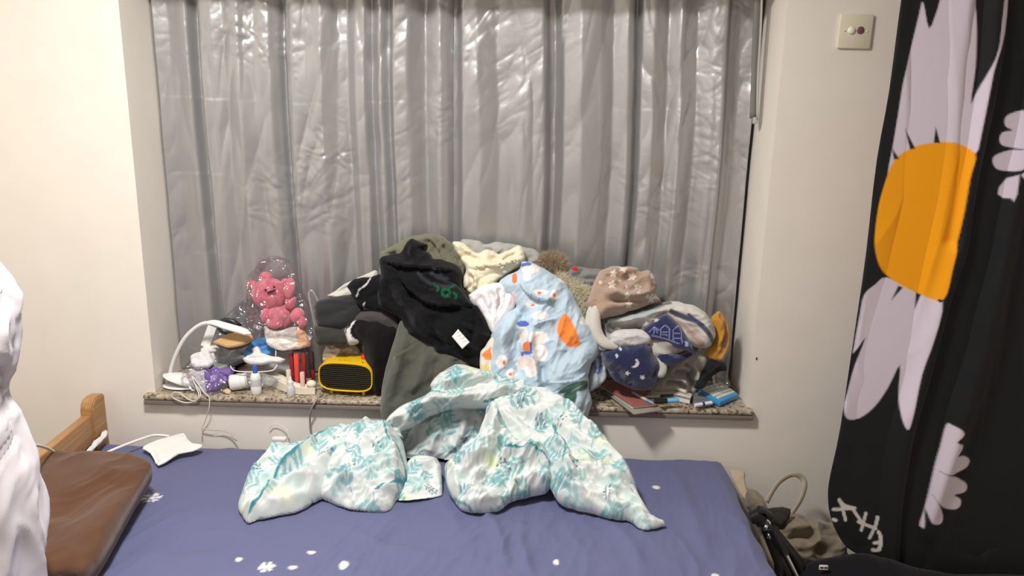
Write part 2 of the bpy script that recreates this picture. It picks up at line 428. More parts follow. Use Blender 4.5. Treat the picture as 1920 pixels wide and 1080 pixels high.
# dark spot of an old nail in the right-hand jamb
nl = P(1411, 672, 0.0); nail = thing('wall_nail', 'tiny dark nail in the white wall right of the window recess', 'nail', (nl[0]+.012, 0, nl[2]))
mesh_obj('nail_head', *ell((nl[0]+.012, -.001, nl[2]), (.0025, .002, .005)), plain('nail_dark', (70, 62, 58), .6), nail)

# ceiling lamp (above the picture)
cl = thing('ceiling_lamp', 'round flush ceiling lamp above the bed', 'lamp', (LAMP[0], LAMP[1], TOP))
mesh_obj('lamp_base', *lathe([(.0, 0), (.2, 0), (.21, -.03), (.2, -.05), (0, -.05)], (LAMP[0], LAMP[1], TOP), 32), plain('lamp_white', (235, 235, 235), .5), cl)
m_em, N_, L_, b_ = nt('lamp_glow'); b_.inputs['Emission Color'].default_value = (1, .94, .86, 1); b_.inputs['Emission Strength'].default_value = 2.0
mesh_obj('lamp_diffuser', *lathe([(.0, -.05), (.19, -.05), (.185, -.08), (.15, -.1), (0, -.105)], (LAMP[0], LAMP[1], TOP), 32), m_em, cl)

# ------------------------------------------------------------------ switch on the wall
c_ = P(1602, 59, 0); sw = thing('light_switch', 'square cream wall switch with a white and a dark red button', 'switch', (c_[0], 0, c_[2]))
m_cream = plain('switch_cream', (226, 218, 196), .4)
mesh_obj('plate', *rbox((c_[0], -.005, c_[2]), (.092, .010, .092), .004), m_cream, sw, smooth='auto')
mesh_obj('button', *ell((c_[0]-.012, -.0105, c_[2]+.002), (.0105, .006, .0105)), plain('switch_white', (240, 236, 222), .3), sw)
mesh_obj('indicator', *ell((c_[0]+.013, -.0105, c_[2]+.003), (.0105, .003, .0105)), plain('switch_red', (120, 78, 82), .35), sw)
for sx in (-1, 1): mesh_obj('screw', *ell((c_[0]+sx*.031, -.0105, c_[2]+.001), (.003, .0015, .003)), m_cream, sw)

# ------------------------------------------------------------------ silver curtains
def silver():
    m, N, L, b = nt('silver_cloth')
    b.inputs['Base Color'].default_value = (*lin((182, 182, 183)), 1); b.inputs['Metallic'].default_value = .65
    b.inputs['Roughness'].default_value = .36; b.inputs['Specular IOR Level'].default_value = .5
    tc = N.new('ShaderNodeTexCoord')
    n1 = N.new('ShaderNodeTexNoise'); n1.inputs['Scale'].default_value = 16; n1.inputs['Detail'].default_value = 6; n1.inputs['Distortion'].default_value = .8
    L.new(tc.outputs['Object'], n1.inputs['Vector'])
    bp = N.new('ShaderNodeBump'); bp.inputs['Strength'].default_value = .22; bp.inputs['Distance'].default_value = .006
    L.new(n1.outputs['Fac'], bp.inputs['Height']); L.new(bp.outputs[0], b.inputs['Normal'])
    return m
m_silver = silver()
# fold depths read along the curtain (pixel column at mid height : metres, minus = towards the room)
FOLDS = [(278, .015), (300, -.004), (335, .004), (372, -.012), (384, .030), (390, .030), (397, -.030), (420, -.030), (440, -.012), (466, -.034), (492, -.012), (520, -.016), (536, .008), (544, .040),
         (549, -.016), (562, -.030), (585, -.022), (612, -.034), (640, -.006), (660, .004), (676, -.026), (694, -.032), (703, .006), (722, -.020), (736, .016),
         (744, -.028), (772, -.032), (800, .010), (826, -.026), (842, -.010), (853, .045)]
FOLDS2 = [(846, .020), (858, .010), (863, -.022), (892, -.034), (925, -.012), (968, -.026), (1014, -.030), (1021, .022), (1034, .026), (1048, -.008), (1080, -.030), (1118, -.018), (1140, .004),
          (1168, -.026), (1180, -.004), (1184, .042), (1190, -.014), (1214, -.028), (1240, .000), (1262, -.034), (1292, -.002), (1318, -.034), (1341, -.044), (1349, .012), (1366, .026), (1398, .018), (1416, .012)]
def silver_curtain(name, tab, seed, label):
    ku = np.array([t[0] for t in tab], float); kd = np.array([t[1] for t in tab])
    kx = np.array([P(u, 300, .20)[0] for u in ku])
    kx = np.clip(kx, XL+.006, XR-.012)
    nx = int((kx[-1]-kx[0])/.0035); nz = 290
    X = np.linspace(kx[0], kx[-1], nx); Zc = np.linspace(SILL+.004, LINTEL-.012, nz)
    # smooth monotone-ish interpolation of the folds
    f = np.interp(X, kx, kd); ker = np.exp(-np.linspace(-2, 2, 7)**2); ker /= ker.sum(); f = np.convolve(np.pad(f, 3, 'edge'), ker, 'valid')
    XX, ZZ = np.meshgrid(X, Zc)
    drift = .012*np.sin(ZZ*3.1+seed)+.010*(fbm(ZZ*2.2, XX*3, seed, 2)-.37)      # folds wander sideways as they fall
    FF = np.interp((XX+drift*np.clip((XX-kx[0])*8, 0, 1)*np.clip((kx[-1]-XX)*8, 0, 1)).ravel(), X, f).reshape(XX.shape)
    amp = .75+.5*fbm(XX*4, ZZ*1.7, seed+3, 2)
    g = FF*amp
    g += .011*wrinkle(ZZ.ravel(), XX.ravel(), .13, seed+11, .08, 4.2).reshape(XX.shape)*(.35+fbm(XX*3, ZZ*3, seed+8, 2))
    g += .0036*wrinkle(XX.ravel(), ZZ.ravel(), .07, seed+21, .75, 1.9).reshape(XX.shape)*np.clip(4*fbm(XX*4, ZZ*4, seed+18, 2)-1.5, 0, 1)
    g += .0026*wrinkle(XX.ravel(), ZZ.ravel(), .04, seed+31, -.6, 1.7).reshape(XX.shape)*np.clip(5*fbm(XX*5, ZZ*4, seed+28, 2)-2.0, 0, 1)
    for zc, a in ((1.545, .0008), (1.31, .0008), (1.05, .0006)):           # packing creases
        k = ZZ-zc-.006*np.sin(XX*9+seed); g += a*np.exp(-np.abs(k)/.018)*np.sign(k)*np.clip(4*fbm(XX*5, ZZ*0+zc, seed+44, 2)-1.5, 0, 1)
    bow = .035*np.clip(1-(XX/.93)**2, 0, 1)
    Y = .205+bow+g
    Y = np.minimum(Y, .33)
    V = np.stack([XX.ravel(), Y.ravel(), ZZ.ravel()], 1)
    i, j = np.meshgrid(np.arange(nx-1), np.arange(nz-1)); k = (j*nx+i).ravel()
    Fc = np.stack([k, k+1, k+nx+1, k+nx], 1)
    o = mesh_obj(name, V, Fc, m_silver); so = o.modifiers.new('solid', 'SOLIDIFY'); so.thickness = .0012; so.offset = 1
    return tag(o, label, 'curtain', 'silver blackout curtains')
silver_curtain('silver_curtain', FOLDS, 3, 'crinkled silver blackout curtain covering the left half of the window')
silver_curtain('silver_curtain', FOLDS2, 7, 'crinkled silver blackout curtain covering the right half of the window')
# curtain rail in the recess top
rl = thing('curtain_rail', 'white curtain rail under the top of the window recess', 'curtain rail', (0, .225, LINTEL))
mesh_obj('rail', *rbox((0, .225, LINTEL-.008), (1.84, .03, .016), .002), plain('rail_white', (225, 225, 222), .4), rl, smooth='auto')
# grey strap hanging beside the right jamb
m_strap = plain('strap_grey', (120, 120, 114), .6, bumps=(300, .3, .001)); m_strap2 = plain('strap_light', (178, 176, 168), .6)
sp = P(1415, 228, .13); st = thing('hanging_strap', 'narrow folded grey strap hanging at the right edge of the silver curtain', 'strap', sp)
top = P(1428, -120, .13)
mesh_obj('strap', *tube([P(1412, 222, .14), P(1415, 150, .14), P(1418, 60, .14), P(1425, -60, .14), np.array([P(1430, -90, .14)[0], .14, LINTEL])], .011, 8, 4, flat=.35, side=(0, -1, 0)), m_strap, st)
mesh_obj('strap_edge', *tube([P(1420, 224, .128), P(1421, 150, .128), P(1426, 60, .128), P(1431, -60, .128), np.array([P(1436, -90, .128)[0], .128, LINTEL])], .0035, 8, 4, side=(0, -1, 0)), m_strap2, st)
mesh_obj('strap_end', *rbox(P(1416, 226, .135), (.016, .012, .02), .003), m_strap2, st, smooth='auto')

# ------------------------------------------------------------------ bed
m_wood, N_, L_, b_ = nt('pine_wood')
tc = N_.new('ShaderNodeTexCoord'); mp_ = N_.new('ShaderNodeMapping'); mp_.inputs['Scale'].default_value = (20, 1.2, 20); L_.new(tc.outputs['Object'], mp_.inputs[0])
nz_ = N_.new('ShaderNodeTexNoise'); nz_.inputs['Scale'].default_value = 3; nz_.inputs['Detail'].default_value = 6; nz_.inputs['Distortion'].default_value = 1.2; L_.new(mp_.outputs[0], nz_.inputs['Vector'])
rp = N_.new('ShaderNodeValToRGB'); rp.color_ramp.elements[0].position = .3; rp.color_ramp.elements[0].color = (*lin((150, 108, 66)), 1); rp.color_ramp.elements[1].position = .7; rp.color_ramp.elements[1].color = (*lin((186, 142, 94)), 1)
L_.new(nz_.outputs['Fac'], rp.inputs[0]); L_.new(rp.outputs[0], b_.inputs['Base Color']); b_.inputs['Roughness'].default_value = .45
bx0 = PZ(212, 822, BED)[0]; bx1 = PZ(1352, 851, BED)[0]; by1 = -.025; by0 = -1.18
bed = thing('single_bed', 'wooden single bed frame with headboard post in the left corner', 'bed', ((bx0+bx1)/2, -.6, 0))
hx = bx0-.022
pt = P(188, 742, -.06)[2]
prof_ = [(-.105, 0), (-.105, pt-.035), (-.10, pt-.015), (-.085, pt-.003), (-.065, pt), (-.025, pt-.006), (-.025, 0)]
def yz_board(prof, x0, x1):
    n = len(prof); V = [(x0, y, z) for y, z in prof]+[(x1, y, z) for y, z in prof]
    return np.array(V), [tuple(range(n-1, -1, -1)), tuple(range(n, 2*n))]+[(i, (i+1) % n, n+(i+1) % n, n+i) for i in range(n)]
def bev(VF, off=.004):
    bm = bmesh.new(); vv = [bm.verts.new(v) for v in VF[0]]
    for f in VF[1]: bm.faces.new([vv[i] for i in f])
    bmesh.ops.recalc_face_normals(bm, faces=list(bm.faces))
    bmesh.ops.bevel(bm, geom=list(bm.edges), offset=off, segments=2, affect='EDGES'); return bm_out(bm)
mesh_obj('headboard_post', *bev(yz_board(prof_, hx-.02, hx+.02)), m_wood, bed, smooth='auto')
V, Fc = bev(yz_board(prof_, hx-.02, hx+.02)); V[:, 1] = -1.21-V[:, 1]; Fc = [tuple(reversed(f)) for f in Fc]; mesh_obj('headboard_post', V, Fc, m_wood, bed, smooth='auto')
rt_ = pt-.045
mesh_obj('headboard_panel', *rbox((hx, -.605, (rt_+.3)/2), (.03, 1.0, rt_-.3), .006), m_wood, bed, smooth='auto')
for yy in (by0+.012, by1-.03): mesh_obj('side_rail', *rbox(((bx0+bx1)/2, yy, .235), (bx1-bx0-.01, .024, .12), .004), m_wood, bed, smooth='auto')
for yy in (by0+.04, by1-.05): mesh_obj('leg', *rbox((bx1-.05, yy, .1475), (.05, .05, .295), .004), m_wood, bed, smooth='auto')
mesh_obj('slat_base', *rbox(((bx0+bx1)/2, -.6, .28), (bx1-bx0-.02, 1.08, .03), .003), m_wood, bed, smooth='auto')
tag(mesh_obj('mattress', *rbox(((bx0+bx1)/2, (by0+by1)/2, .385), (bx1-bx0-.012, by1-by0-.012, .18), .03, seg=4), plain('mattress_ticking', (205, 203, 198), .9, bumps=(200, .3, .001)), smooth='auto'), 'mattress under the blue-violet bed sheet', 'mattress')

# fitted sheet: a draped skin over the mattress
def sheet():
    w = bx1-bx0; d = by1-by0
    # parameter grid: s along length incl. drop at the foot end, t along depth incl. drop behind and in front
    s = np.concatenate([np.arange(0, w-.045, .0045), w-.045+np.arange(0, .0375+.30, .0045)])
    t = np.arange(-.20, d+.20, .0045)
    Rr = .045
    def edge_fold(q, L):    # q distance past the flat part, returns horizontal offset, drop
        q = np.maximum(q, 0); arc = Rr*math.pi/2
        th = np.minimum(q/Rr, math.pi/2); hor = Rr*np.sin(th); drp = Rr*(1-np.cos(th))+np.maximum(q-arc, 0)
        return hor, drp
    S, Tt = np.meshgrid(s, t)
    hx_, dx_ = edge_fold(S-(w-Rr), 0); X = bx0+np.minimum(S, w-Rr)+hx_
    hb, db = edge_fold(Tt-(d-Rr), 0); hf, df = edge_fold(-Tt+Rr, 0)
    Y = by0+np.clip(Tt, Rr, d-Rr)+hb-hf
    drop = np.maximum(np.maximum(dx_, db), df)
    Zs = BED-drop
    a, b = S.ravel(), Tt.ravel(); fl = (np.clip(1-drop/.03, 0, 1)).ravel()
    hgt = .010*(fbm(a*2.3, b*2.3, 4, 2)-.37)
    hgt += .013*wrinkle(a, b, .12, 5, 1.25, 2.8)*np.clip(2.2*fbm(a*2, b*2, 14, 2)-.35, 0, 1)
    hgt += .0035*wrinkle(a, b, .045, 8, 1.35, 2.4)*np.clip(2.6*fbm(a*3.1, b*3.1, 17, 2)-.6, 0, 1)
    for (pts, w_, am) in (([(905, 950), (935, 1010), (950, 1085)], .016, .010), ([(985, 955), (975, 1020), (1000, 1090)], .014, .009), ([(1120, 960), (1180, 1020), (1210, 1090)], .02, .008), ([(640, 985), (720, 1030), (840, 1050)], .02, .007), ([(1250, 870), (1290, 950), (1330, 1060)], .025, .009), ([(330, 1010), (420, 1000), (520, 1020)], .018, .007), ([(240, 1040), (330, 1050), (420, 1040)], .02, .008)):
        pw = np.array([PZ(u_, v_, BED)[:2]-np.array([bx0, by0]) for u_, v_ in catmull(pts, 5, False)])
        dd, _, _, tt_ = segdist(np.stack([a, b], 1), pw, False); hgt += am*np.exp(-(dd/w_)**2)*np.clip(np.minimum(tt_, 1-tt_)*4, 0, 1)
    Zs = Zs.ravel()+np.maximum(hgt, -.002)*fl+.0015
    # drapes on the falling foot end
    dr = np.clip(dx_.ravel()/.1, 0, 1)
    X = X.ravel()+dr*(.012*np.sin(b*31+2*np.sin(b*9))+.012*np.sin(b*13+1)+.012)
    Y = Y.ravel()
    Y = np.minimum(Y, -.006)
    V = np.stack([X, Y, Zs], 1)
    c = np.tile(lin((98, 101, 137)), (len(V), 1))*(0.97+.08*fbm(a*9, b*9, 3, 3))[:, None]
    def dot(c, u, v, ru, rv, rot=0):
        p = PZ(u, v, BED); dxw, dyw = V[:, 0]-p[0], V[:, 1]-p[1]
        r = np.hypot(dxw/ru, dyw/rv); m = np.clip((1.15-r)/.3, 0, 1)[:, None]*(fl > .5)[:, None]
        return c*(1-m)+lin((228, 224, 218))*m
    def flake(c, u, v, r, k=.9):
        p = PZ(u, v, BED); x, y = V[:, 0]-p[0], V[:, 1]-p[1]
        for i in range(3):
            an = i*math.pi/3+.3; ca, sa = math.cos(an), math.sin(an)
            al, ac = x*ca+y*sa, np.abs(-x*sa+y*ca)
            m = (np.abs(al) < r) & (ac < .0032)
            for o_ in (.45, .75):
                m |= (np.abs(np.abs(al)-r*o_-ac) < .0034) & (ac < r*.28)
            c = fill(c, m & (fl > .5), (222, 222, 228), k)
        return c
    for (u, v, ru, rv) in [(1230, 915, .011, .010), (448, 1049, .008, .009), (584, 1038, .010, .007), (645, 1063, .011, .018), (549, 1066, .011, .008), (1043, 1056, .007, .012), (1341, 1079, .010, .008), (183, 1068, .006, .006), (1200, 1120, .01, .01), (800, 1125, .01, .011)]:
        c = dot(c, u, v, ru, rv)
    for (u, v, r) in [(284, 935, .026), (500, 1066, .020), (1360, 1010, .0), (940, 1150, .025)]:
        if r: c = flake(c, u, v, r)
    # a dot and a flake on the falling foot end
    for (u, v, r) in [(1410, 1040, .011), (1395, 945, .012)]:
        p = P(u, v, 0); uu, vv = PROJ(V); m = (np.hypot((uu-u)/8, (vv-v)/5) < 1) & (fl < .5); c = fill(c, m, (225, 222, 218), 1 if v > 1000 else .5)
    nx, ny = len(s), len(t); i, j = np.meshgrid(np.arange(nx-1), np.arange(ny-1)); k = (j*nx+i).ravel()
    o = mesh_obj('bed_sheet', V, np.stack([k, k+1, k+nx+1, k+nx], 1), cloth_mat('sheet_cotton', .8, .1, .3, 900, .2), None, c)
    return tag(o, 'blue-violet cotton bed sheet printed with white snowflakes and dots', 'bed sheet')
sheet()

# ================================================================== prints
def leafprint(seed, dens=190, fade=1.0):
    def f(c, a, b, u, v):
        r = random.Random(seed); spots = []
        a0, a1, b0, b1 = a.min(), a.max(), b.min(), b.max(); area = (a1-a0)*(b1-b0)
        def leaf(c, x, y, L, w, an, rgb, k=.82):
            ca, sa = math.cos(an), math.sin(an)
            m0 = (np.abs(a-x) < L*1.2) & (np.abs(b-y) < L*1.2)
            if not m0.any(): return c
            al = ((a-x)*ca+(b-y)*sa)/L; ac = (-(a-x)*sa+(b-y)*ca)/w
            d = 1-al*al-np.abs(ac); m = np.clip(d/.2, 0, 1)*m0*k
            return c*(1-m[:, None])+lin(rgb)*m[:, None]
        for i in range(int(area*150)+1):      # soft washes of colour
            x, y = r.uniform(a0, a1), r.uniform(b0, b1); s = r.uniform(.018, .036)
            rgb = r.choice([(222, 232, 176), (190, 224, 222), (176, 216, 220), (214, 212, 222), (196, 226, 216)])
            m = np.clip(1.25-np.hypot((a-x)/s, (b-y)/(s*.7))+.35*(fbm(a*60, b*60, seed+i, 2)-.37), 0, 1)*.5
            c = c*(1-m[:, None])+lin(rgb)*m[:, None]
        for i in range(int(area*dens*3)+6):    # sprigs with paired leaves
            x, y = r.uniform(a0, a1), r.uniform(b0, b1); an = r.uniform(0, 6.28); n = r.randint(2, 4); sz = r.uniform(.014, .021)
            if any(math.hypot(x-p, y-q) < .034 for p, q in spots): continue
            spots.append((x, y))
            rgb = r.choice([(124, 178, 180), (110, 166, 172), (148, 194, 192), (116, 172, 180), (160, 200, 198)])
            if r.random() < .16:              # dark berry twig
                L = r.uniform(.035, .06); ca, sa = math.cos(an), math.sin(an)
                al = (a-x)*ca+(b-y)*sa; ac = -(a-x)*sa+(b-y)*ca-.12*al*al/L
                m = (np.abs(ac) < .0015) & (al > 0) & (al < L); c = fill(c, m, (84, 116, 134), .8)
                for k in range(7):
                    t = L*(k+1)/8; bx, by = x+t*ca, y+t*sa; oo = .007*(1 if k % 2 else -1)
                    c = fill(c, np.hypot(a-bx+oo*sa, b-by-oo*ca) < .0027, (70, 104, 126), .9)
            else:
                for k in range(n):
                    t = k*sz*1.0; px_, py_ = x+t*math.cos(an), y+t*math.sin(an); s = sz*(1-.1*k)
                    for sg in (-1, 1):
                        la = an+sg*.75; c = leaf(c, px_+s*math.cos(la), py_+s*math.sin(la), s, s*.33, la, rgb)
                ca, sa = math.cos(an), math.sin(an); al = (a-x)*ca+(b-y)*sa; ac = -(a-x)*sa+(b-y)*ca
                c = fill(c, (np.abs(ac) < .0014) & (al > -.02) & (al < n*sz*1.0), rgb, .8)
        return c
    return f
def also(p, *fs):
    def f(c, a, b, u, v):
        if p: c = p(c, a, b, u, v)
        for g in fs: c = g(c, a, b, u, v)
        return c
    return f
def piping(pts, w=2.0, rgb=(70, 142, 152)):
    return lambda c, a, b, u, v: stroke(c, u, v, pts, w, rgb)

m_cotton = cloth_mat('cotton_print', .85, .1, .25, 900, .15)
m_knit = cloth_mat('jersey', .95, .25, .15, 1300, .35)
m_fleece = cloth_mat('fleece', 1.0, .6, .1, 420, .9, dist=.004)
m_black = cloth_mat('dark_jersey', .95, .08, .12, 1100, .3)
m_paper = plain('tissue_paper', (232, 231, 230), .9, bumps=(140, .4, .003), spec=.2)

# ================================================================== patterned duvet slumped from the sill onto the bed
DW = (216, 222, 220)
def duvet():
    L = []
    zb = BED+.010
    pipA = ZD([(112, 725), (150, 690), (195, 650), (212, 590), (250, 540), (330, 480), (390, 415), (440, 385), (520, 362), (600, 342), (650, 325)])
    # inside of the hollow, set back
    L.append(patch(ZD([(700, 350), (760, 290), (860, 235), (1000, 205), (1130, 210), (1120, 320), (1080, 400), (980, 470), (880, 500), (780, 500), (720, 440)]), (870, 880, -.11, 750, -.040), .012, .01, .05, .003,
                   folds=[(ZD([(900, 260), (880, 360), (850, 440)]), .02, .015, 'ridge'), (ZD([(1020, 240), (1000, 330), (940, 420)]), .015, .014, 'ridge')],
                   wr=[(0.0093, .05, 3, 1.0, 2)], dye=DW, paint=leafprint(5), zmin=zb))
    # right outer lobe
    L.append(patch(ZD([(1100, 200), (1180, 160), (1280, 165), (1380, 205), (1460, 250), (1530, 310), (1610, 390), (1685, 475), (1722, 560), (1745, 620), (1785, 685), (1838, 718), (1836, 736), (1790, 756), (1742, 758), (1695, 705), (1610, 695), (1530, 665), (1450, 645), (1390, 612), (1360, 540), (1320, 440), (1230, 400), (1150, 320)]),
                   (1080, 985, -.46, 745, -.07, -.06), .062, .06, .075, .003,
                   folds=[(ZD([(1150, 205), (1300, 205), (1420, 260), (1540, 350), (1640, 440)]), .028, .022, 'ridge'), (ZD([(1180, 260), (1300, 330), (1440, 420), (1560, 470), (1660, 560)]), .022, -.026, 'ridge'),
                          (ZD([(1370, 400), (1420, 470), (1430, 560), (1400, 610)]), .018, .022, 'ridge'), (ZD([(1395, 350), (1440, 420), (1460, 520)]), .012, -.014, 'ridge'),
                          (ZD([(1480, 560), (1560, 610), (1660, 640), (1700, 690)]), .02, -.018, 'ridge'), (ZD([(1700, 560), (1720, 640), (1700, 700)]), .014, -.014, 'ridge')],
                   wr=[(0.0170, .075, 21, -.6, 2.2), (0.0078, .03, 22, -.4, 2)], dye=DW,
                   paint=also(leafprint(7), piping(ZD([(1170, 205), (1300, 200), (1420, 250), (1520, 330), (1580, 400)])), piping(ZD([(1375, 345), (1410, 400), (1425, 470), (1415, 530)]))), zmin=zb))
    # right inner lobe
    L.append(patch(ZD([(1105, 215), (1150, 240), (1190, 320), (1240, 390), (1330, 400), (1380, 470), (1385, 540), (1350, 580), (1270, 600), (1200, 625), (1140, 670), (1050, 688), (985, 655), (942, 585), (922, 500), (950, 455), (1005, 415), (1055, 365), (1085, 290)]),
                   (930, 962, -.415, 770, -.13, .0), .055, .06, .06, .003,
                   folds=[(ZD([(1110, 250), (1130, 340), (1100, 420), (1030, 490), (1000, 580)]), .024, .03, 'ridge'), (ZD([(1150, 330), (1160, 430), (1110, 520), (1080, 620)]), .014, -.022, 'ridge'),
                          (ZD([(1140, 470), (1230, 460), (1320, 480), (1375, 520)]), .016, .022, 'ridge'), (ZD([(1170, 560), (1260, 520), (1350, 540)]), .014, -.018, 'ridge'),
                          (ZD([(1230, 400), (1290, 440), (1340, 430)]), .014, .018, 'ridge'), (ZD([(960, 470), (990, 540), (1010, 640)]), .012, -.010, 'ridge')],
                   wr=[(0.0186, .06, 31, 1.1, 2), (0.0078, .028, 32, .9, 2)], dye=DW, paint=also(leafprint(9), piping(ZD([(1150, 465), (1240, 462), (1330, 485), (1370, 520)])), piping(ZD([(945, 460), (928, 540), (960, 620), (1040, 682)]), 1.5)), zmin=zb))
    # flap lying on the bed in the middle
    L.append(patch(ZD([(690, 660), (712, 570), (760, 480), (800, 440), (870, 445), (905, 470), (912, 530), (916, 600), (880, 622), (790, 645), (730, 655)]), (780, 945, -.355, 850, -.2), .022, .03, .03, .003,
                   folds=[(ZD([(760, 480), (830, 490), (890, 470)]), .014, .012, 'ridge'), (ZD([(880, 480), (860, 540), (900, 600)]), .012, -.01, 'ridge')], wr=[(0.0062, .04, 41, 0, 2)], dye=DW, paint=leafprint(11, 220), zmin=zb))
    # left far lobe
    L.append(patch(ZD([(62, 660), (72, 610), (108, 530), (150, 478), (205, 432), (290, 402), (400, 372), (500, 350), (640, 322), (700, 340), (720, 400), (600, 450), (500, 480), (450, 540), (415, 600), (355, 645), (290, 687), (210, 708), (140, 728), (100, 745), (82, 705)]),
                   (620, 985, -.475, 810, -.115, .10), .058, .055, .07, .003,
                   folds=[(pipA, .014, .016, 'ridge'), (ZD([(150, 640), (230, 560), (340, 520), (430, 470)]), .02, -.014, 'ridge'), (ZD([(260, 660), (330, 590), (420, 520), (520, 440)]), .02, .016, 'ridge'), (ZD([(330, 420), (450, 410), (560, 400)]), .02, -.015, 'ridge')],
                   wr=[(0.0155, .08, 51, .6, 2.4), (0.0062, .03, 52, .7, 2)], dye=DW, paint=also(leafprint(13), piping(pipA, 2.2)), zmin=zb))
    # left near lobe
    L.append(patch(ZD([(405, 600), (425, 520), (455, 450), (520, 405), (600, 372), (680, 345), (740, 372), (765, 440), (768, 520), (748, 575), (722, 620), (690, 684), (620, 692), (560, 682), (500, 662), (440, 625)]),
                   (670, 968, -.43, 820, -.17, .04), .06, .06, .06, .003,
                   folds=[(ZD([(660, 350), (690, 430), (735, 500), (730, 570)]), .02, .024, 'ridge'), (ZD([(430, 560), (500, 500), (580, 490), (680, 470)]), .02, -.018, 'ridge'), (ZD([(470, 640), (540, 570), (640, 540), (720, 520)]), .02, .02, 'ridge'),
                          (ZD([(560, 670), (600, 610), (690, 560)]), .013, -.016, 'ridge'), (ZD([(520, 430), (560, 460), (640, 440)]), .014, -.014, 'ridge')],
                   wr=[(0.0155, .06, 61, .4, 2), (0.0078, .028, 62, .2, 2)], dye=DW, paint=also(leafprint(15), piping(ZD([(668, 350), (690, 430), (750, 490), (760, 545), (700, 600), (640, 640)]))), zmin=zb))
    # arch: from left lobe up over the sill edge
    L.append(patch(ZD([(660, 400), (655, 340), (690, 275), (750, 222), (858, 172), (862, 140), (885, 108), (925, 78), (985, 52), (1060, 72), (1130, 82), (1200, 115), (1290, 160), (1330, 215), (1240, 230), (1120, 235), (1010, 235), (920, 248), (850, 275), (790, 312), (745, 330), (752, 362), (716, 355), (700, 395), (680, 420)]),
                   (840, 820, -.165, 690, -.045, .0), .046, .05, .05, .003,
                   folds=[(ZD([(700, 330), (760, 270), (860, 220), (980, 200), (1100, 205)]), .022, .022, 'ridge'), (ZD([(870, 165), (960, 175), (1060, 150), (1160, 130)]), .016, -.022, 'ridge'), (ZD([(1080, 205), (1180, 165), (1280, 185)]), .02, .016, 'ridge'),
                          (ZD([(905, 130), (960, 95), (1040, 110)]), .02, .012, 'ridge'), (ZD([(720, 250), (760, 260), (770, 300)]), .012, -.012, 'ridge')],
                   wr=[(0.0139, .06, 71, .5, 2), (0.0062, .028, 72, .4, 2)], dye=DW, paint=also(leafprint(17), piping(ZD([(1090, 220), (1170, 205), (1260, 195), (1320, 205)])), piping(ZD([(862, 170), (885, 172), (930, 185)]), 1.5)), zmin=zb))
    return cloth('duvet', L, m_cotton, 'white duvet with teal leaf print, heaped in an arch from the sill onto the bed', 'duvet')
duvet()

# ================================================================== clothes heaped in the middle of the sill
YM = .205
G = 'clothes heaped on the window sill'
zs = SILL+.002
cloth('grey_shirt', [patch(Z3([(70, 92), (160, 88), (200, 108), (262, 92), (320, 105), (420, 125), (480, 150), (500, 210), (470, 330), (240, 330), (100, 240)]), (940, 560, .16, 450, .175), .02, .015, .03, folds=[(Z3([(190, 105), (230, 150), (260, 210)]), .01, -.012, 'ridge')], wr=[(.006, .05, 4, .8, 2)], dye=(170, 170, 165), zmin=zs, ymax=YM)],
      m_knit, 'pale grey shirt at the very back behind the cream garment', 'clothing', G)
cloth('olive_shirt', [patch(Z2([(425, 330), (432, 265), (438, 160), (475, 128), (560, 82), (655, 54), (740, 58), (800, 88), (850, 140), (892, 215), (885, 268), (860, 330), (760, 400), (500, 400)]), (790, 560, .115, 445, .155), .045, .03, .05,
      folds=[(Z2([(680, 70), (720, 110), (770, 180)]), .009, -.012, 'ridge'), (Z2([(730, 70), (770, 120), (810, 190)]), .008, -.012, 'ridge'), (Z2([(780, 90), (815, 140), (840, 210)]), .008, -.012, 'ridge'), (Z2([(700, 66), (745, 115), (790, 190)]), .008, .010, 'ridge'), (Z2([(450, 150), (500, 160), (540, 150)]), .01, -.012, 'ridge'), (Z2([(860, 170), (850, 230), (870, 260)]), .008, -.01, 'ridge')],
      wr=[(.009, .05, 8, 1.2, 2), (.004, .022, 9, 1.0, 2)], famp=2.0, dye=(112, 112, 92), zmin=zs, ymax=YM)], m_knit, 'olive-green pleated shirt on top at the back of the black garment', 'clothing', G)
def cream_paint(c, a, b, u, v): return c
cloth('cream_sweater', [patch(Z3([(28, 98), (50, 92), (90, 105), (150, 150), (190, 140), (235, 140), (272, 160), (335, 132), (386, 116), (412, 160), (405, 212), (352, 245), (270, 300), (250, 380), (150, 390), (85, 340), (78, 300), (95, 240), (62, 180), (35, 140)]), (915, 560, .09, 455, .135), .03, .04, .035,
      folds=[(Z3([(110, 240), (200, 225), (300, 215), (395, 185)]), .012, .016, 'step'), (Z3([(60, 130), (120, 180), (180, 190)]), .012, -.012, 'ridge'), (Z3([(230, 150), (260, 190), (330, 170), (380, 150)]), .012, -.014, 'ridge'), (Z3([(100, 260), (130, 300), (110, 350)]), .007, -.012, 'ridge'), (Z3([(130, 250), (150, 300), (140, 350)]), .007, .01, 'ridge'), (Z3([(270, 145), (300, 190)]), .01, .01, 'ridge')],
      wr=[(.007, .04, 12, .5, 2), (.003, .02, 13, .3, 2)], famp=1.9, dye=(232, 224, 198), zmin=zs, ymax=YM)], m_knit, 'cream cotton sweater crumpled behind the light blue garment', 'clothing', G)
cloth('white_scarf', [patch(Z2([(155, 385), (205, 350), (250, 318), (330, 278), (402, 248), (425, 280), (420, 330), (300, 390), (220, 400)]), (660, 560, .13, 515, .15), .02, .02, .025, .003, folds=[(Z2([(190, 375), (280, 330), (390, 270)]), .008, -.01, 'ridge')], wr=[(.003, .03, 3, .6, 2)], dye=(205, 202, 194), zmin=zs, ymax=YM)],
      m_knit, 'white scarf peeking out behind the black sleeve near the pink bear', 'clothing', G)
